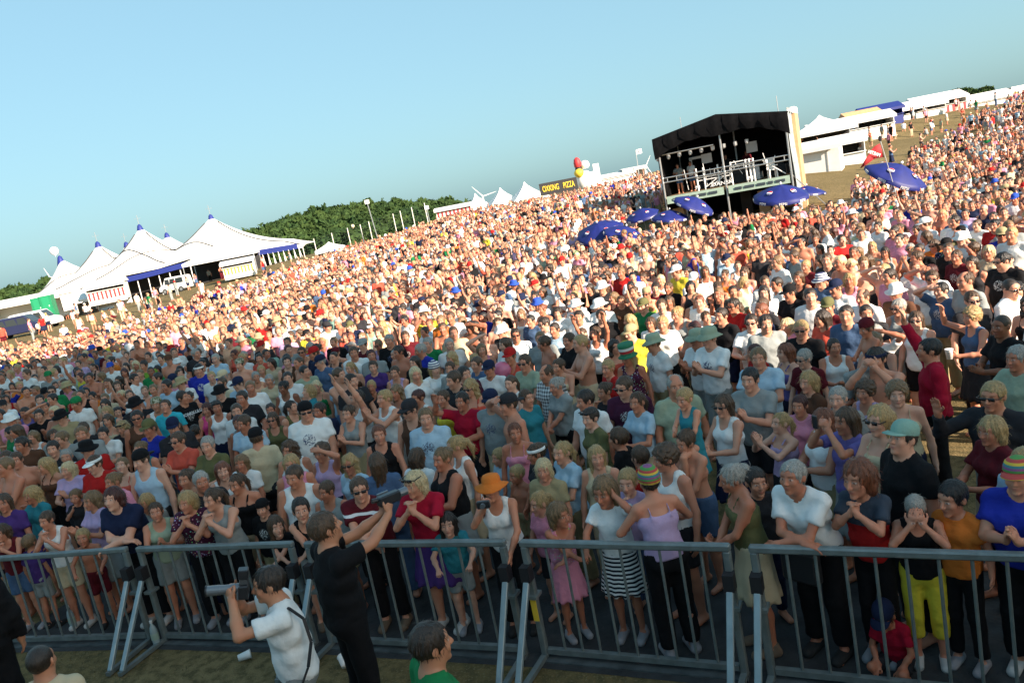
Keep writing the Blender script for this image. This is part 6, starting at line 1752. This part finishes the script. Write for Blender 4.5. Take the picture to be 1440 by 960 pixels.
specs = [('m', 'stand', 'short', 'tee', 'shorts'), ('m', 'stand2', 'short', 'tee', 'trousers'), ('f', 'stand', 'bob', 'tank', 'shorts'), ('f', 'stand3', 'long', 'tee', 'skirt'), ('m', 'clap', 'short', None, 'shorts'), ('f', 'clap2', 'pony', 'tank', 'trousers'), ('m', 'stand3', 'crop', 'tee', 'shorts', 'cap'),
         ('f', 'clap', 'bun', 'strap', 'skirt'), ('m', 'cup', 'buzz', 'tank', 'shorts'), ('f', 'stand2', 'wavy', 'strap', 'shorts'), ('m', 'bup', 'short', 'tee', 'shorts'), ('c', 'stand', 'short', 'tee', 'shorts'), ('m', 'cross', 'short', 'tee', 'trousers', 'bucket'), ('f', 'rup', 'pony', 'tank', 'shorts'), ('m', 'rbrow', 'short', None, 'shorts'), ('f', 'brow', 'curly', 'tee', 'shorts'), ('m', 'crouch', 'short', 'tee', 'shorts'), ('f', 'crouch', 'bob', 'tank', 'shorts')]
for i, s in enumerate(specs): VAR.objects.link(crowd_variant(f'crowd_variant_{i:02d}', *s, seed=i))
NV = len(specs); SITN = 16
def crowd_points():
    R = np.random.default_rng(11); pts = []
    taken = np.array([d['loc'][:2] for d in PEOPLE])
    # density zones, tested in the picture plane of the real place (plan positions only)
    def dens(X, Y):
        r = math.hypot(X, Y); az = math.degrees(math.atan2(X, Y)); px, py = project(X, Y, gz(X, Y) + 1.6)
        if px < -80 or px > 1520 or py > 1100 or Y < 5: return 0
        if Y < 9 - .47 * (X + 6.2) + .9: return 0
        if az < -14 and Y > 46 and py < 505 - px * .0: # left: scattered people on open grass before the big top
            line = np.interp(px, [0, 60, 130, 200, 300, 420, 470], [505, 492, 470, 440, 405, 372, 350])
            if py < line: return .018 if Y < 104 else 0
        if Y > 77 and az < 18: return 0
        if Y > 112: return 0
        if az > 20 and Y > 46:       # open grass on the right
            e = np.interp(Y, [46, 60, 75, 90, 110], [27.5, 28.5, 30.5, 32.5, 34.])
            if az < e: return .006 if Y < 84 else .035
            return .55 + .15 * math.sin(X * .9) if Y > 55 else 1.0
        tx = X * 47. / Y - TOWER.location.x      # fenced-off ground around and before the mixing tower
        if -6.2 < tx < 7.0 and 33.5 < Y < 51: return 0
        if Y > 76 and az < 20: return 0
        lump = .75 + .25 * math.sin(X * .8 + 2 * math.sin(Y * .31)) * math.sin(Y * .62 + 1.3 * math.sin(X * .23))
        return (1.9 if Y < 45 else 1.45) * min(1., lump + .25)
    cell = {}
    def ok(x, y, m):
        i, j = int(x // 1), int(y // 1)
        for a in range(i - 1, i + 2):
            for b in range(j - 1, j + 2):
                for (u, w) in cell.get((a, b), ()):
                    if (u - x) ** 2 + (w - y) ** 2 < m * m: return False
        return True
    tk = {}
    for (u, w) in taken: cell.setdefault((int(u // 1), int(w // 1)), []).append((u, w))
    # the nearest band is the annotated people's own; fill only behind them
    front = sorted((math.atan2(d['loc'][0], d['loc'][1]), math.hypot(d['loc'][0], d['loc'][1])) for d in PEOPLE)
    fa = np.array([f[0] for f in front]); fr = np.array([f[1] for f in front])
    n = 0
    for _ in range(64000):
        Y = 7 + 106 * R.random() ** .72; X = (R.random() * 2 - 1) * (Y * .86 + 3)
        dn = dens(X, Y)
        if R.random() * 1.9 > dn: continue
        a = math.atan2(X, Y); rr = math.hypot(X, Y)
        near = np.abs(fa - a) < .035
        lim = np.percentile(fr[near], 38) if near.sum() > 3 else 9.
        if rr < lim: continue
        m = .50 if rr < 45 else .56
        if not ok(X, Y, m): continue
        cell.setdefault((int(X // 1), int(Y // 1)), []).append((X, Y)); pts.append((X, Y, dn))
    return pts
pts = crowd_points()
def crowd_object():
    R = np.random.default_rng(5); n = len(pts)
    P = np.array([(p[0], p[1]) for p in pts]); Z = ground_z(P[:, 0], P[:, 1]); dn = np.array([p[2] for p in pts])
    me = bpy.data.meshes.new('crowd'); me.vertices.add(n); me.vertices.foreach_set('co', np.stack([P[:, 0], P[:, 1], Z], -1).astype(np.float32).ravel())
    PV = np.array([3, 3, 3, 3, 2.0, 2.4, 1.3, 2, 1.6, 2, .35, 1.2, .7, .5, .6, .6]); PV = PV / PV.sum()
    vid = R.choice(SITN, n, p=PV)
    sitp = np.where((dn < .75) & (dn > .3), .55, np.where(dn < .1, .2, 0.0)); sit = R.random(n) < sitp; vid = np.where(sit, R.integers(SITN, NV, n), vid)
    yaw = -np.arctan2(P[:, 0], P[:, 1]) + np.radians(R.normal(-28, 26, n)); scat = dn < .1; yaw = np.where(scat, R.random(n) * 6.28, yaw)
    fem = np.isin(vid, [2, 3, 5, 7, 9, 13, 15]); scl = np.where(fem, .955, 1.02) + R.normal(0, .035, n); scl = np.where(vid == 11, .74, scl)
    shirt = ['white'] * 40 + ['ltblue'] * 4 + ['beige'] * 5 + ['grey'] * 5 + ['black'] * 10 + ['charcoal'] * 5 + ['navy'] * 5 + ['royal'] * 2 + ['red'] * 4 + ['coral'] * 4 + ['pink'] * 8 + ['orange'] * 1 + ['yellow'] * 2 + ['green'] * 2 + ['lilac'] * 3 + ['maroon'] * 2 + ['peach'] * 1 + ['denim'] * 3 + ['sage'] * 2 + ['seafoam'] * 1
    cs = np.array([CLR[c] for c in shirt])[R.integers(0, len(shirt), n)] * R.uniform(.85, 1.05, (n, 1))
    cb = np.array([CLR[c] for c in ['denim', 'navy', 'black', 'khaki', 'beige', 'charcoal', 'white', 'grey', 'maroon']])[R.integers(0, 9, n)]
    ck = np.array(SKIN)[R.integers(0, len(SKIN), n)] * R.uniform(.85, 1.12, (n, 1)); ch = np.array(list(HAIRC.values()))[R.choice(9, n, p=[.10, .23, .29, .14, .04, .03, .10, .04, .03])]
    ct = np.array([CLR[c] for c in ['white', 'white', 'khaki', 'navy', 'red', 'black', 'blue', 'beige']])[R.integers(0, 8, n)]
    def attr(name, typ, vals, key):
        a = me.attributes.new(name, typ, 'POINT'); a.data.foreach_set(key, np.asarray(vals).ravel())
    attr('vid', 'INT', vid.astype(np.int32), 'value'); attr('scl', 'FLOAT', scl.astype(np.float32), 'value')
    zo = np.where(sit, -.52, 0.) * 1.0
    rot = np.zeros((n, 3), dtype=np.float32); rot[:, 2] = yaw; attr('rot', 'FLOAT_VECTOR', rot, 'vector')
    off = np.zeros((n, 3), dtype=np.float32); off[:, 2] = zo * scl; co = np.stack([P[:, 0], P[:, 1], Z + off[:, 2]], -1).astype(np.float32); me.vertices.foreach_set('co', co.ravel())
    for nm, c in (('cs', cs), ('cb', cb), ('ck', ck), ('ch', ch), ('ct', ct)):
        a = np.ones((n, 4), dtype=np.float32); a[:, :3] = np.clip(c, 0, 1); attr(nm, 'FLOAT_COLOR', a, 'color')
    o = add('crowd', me); tag(o, 'dense mass of festival people filling the hillside behind the front rows', 'crowd', kind='stuff')
    ng = bpy.data.node_groups.new('crowd_on_points', 'GeometryNodeTree'); ng.interface.new_socket('Geometry', in_out='INPUT', socket_type='NodeSocketGeometry'); ng.interface.new_socket('Geometry', in_out='OUTPUT', socket_type='NodeSocketGeometry')
    N = ng.nodes; L = ng.links
    gi = N.new('NodeGroupInput'); go = N.new('NodeGroupOutput'); mp = N.new('GeometryNodeMeshToPoints'); ip = N.new('GeometryNodeInstanceOnPoints'); ci = N.new('GeometryNodeCollectionInfo')
    ci.inputs['Collection'].default_value = VAR; ci.inputs['Separate Children'].default_value = True; ci.inputs['Reset Children'].default_value = True; ip.inputs['Pick Instance'].default_value = True
    def na(name, typ):
        a = N.new('GeometryNodeInputNamedAttribute'); a.data_type = typ; a.inputs['Name'].default_value = name; return a.outputs['Attribute']
    L.new(gi.outputs[0], mp.inputs['Mesh']); L.new(mp.outputs['Points'], ip.inputs['Points']); L.new(ci.outputs[0], ip.inputs['Instance']); L.new(na('vid', 'INT'), ip.inputs['Instance Index'])
    e2r = N.new('FunctionNodeEulerToRotation'); L.new(na('rot', 'FLOAT_VECTOR'), e2r.inputs[0]); L.new(e2r.outputs[0], ip.inputs['Rotation']); L.new(na('scl', 'FLOAT'), ip.inputs['Scale']); L.new(ip.outputs[0], go.inputs[0])
    md = o.modifiers.new('crowd', 'NODES'); md.node_group = ng
    print('crowd', n)
crowd_object()
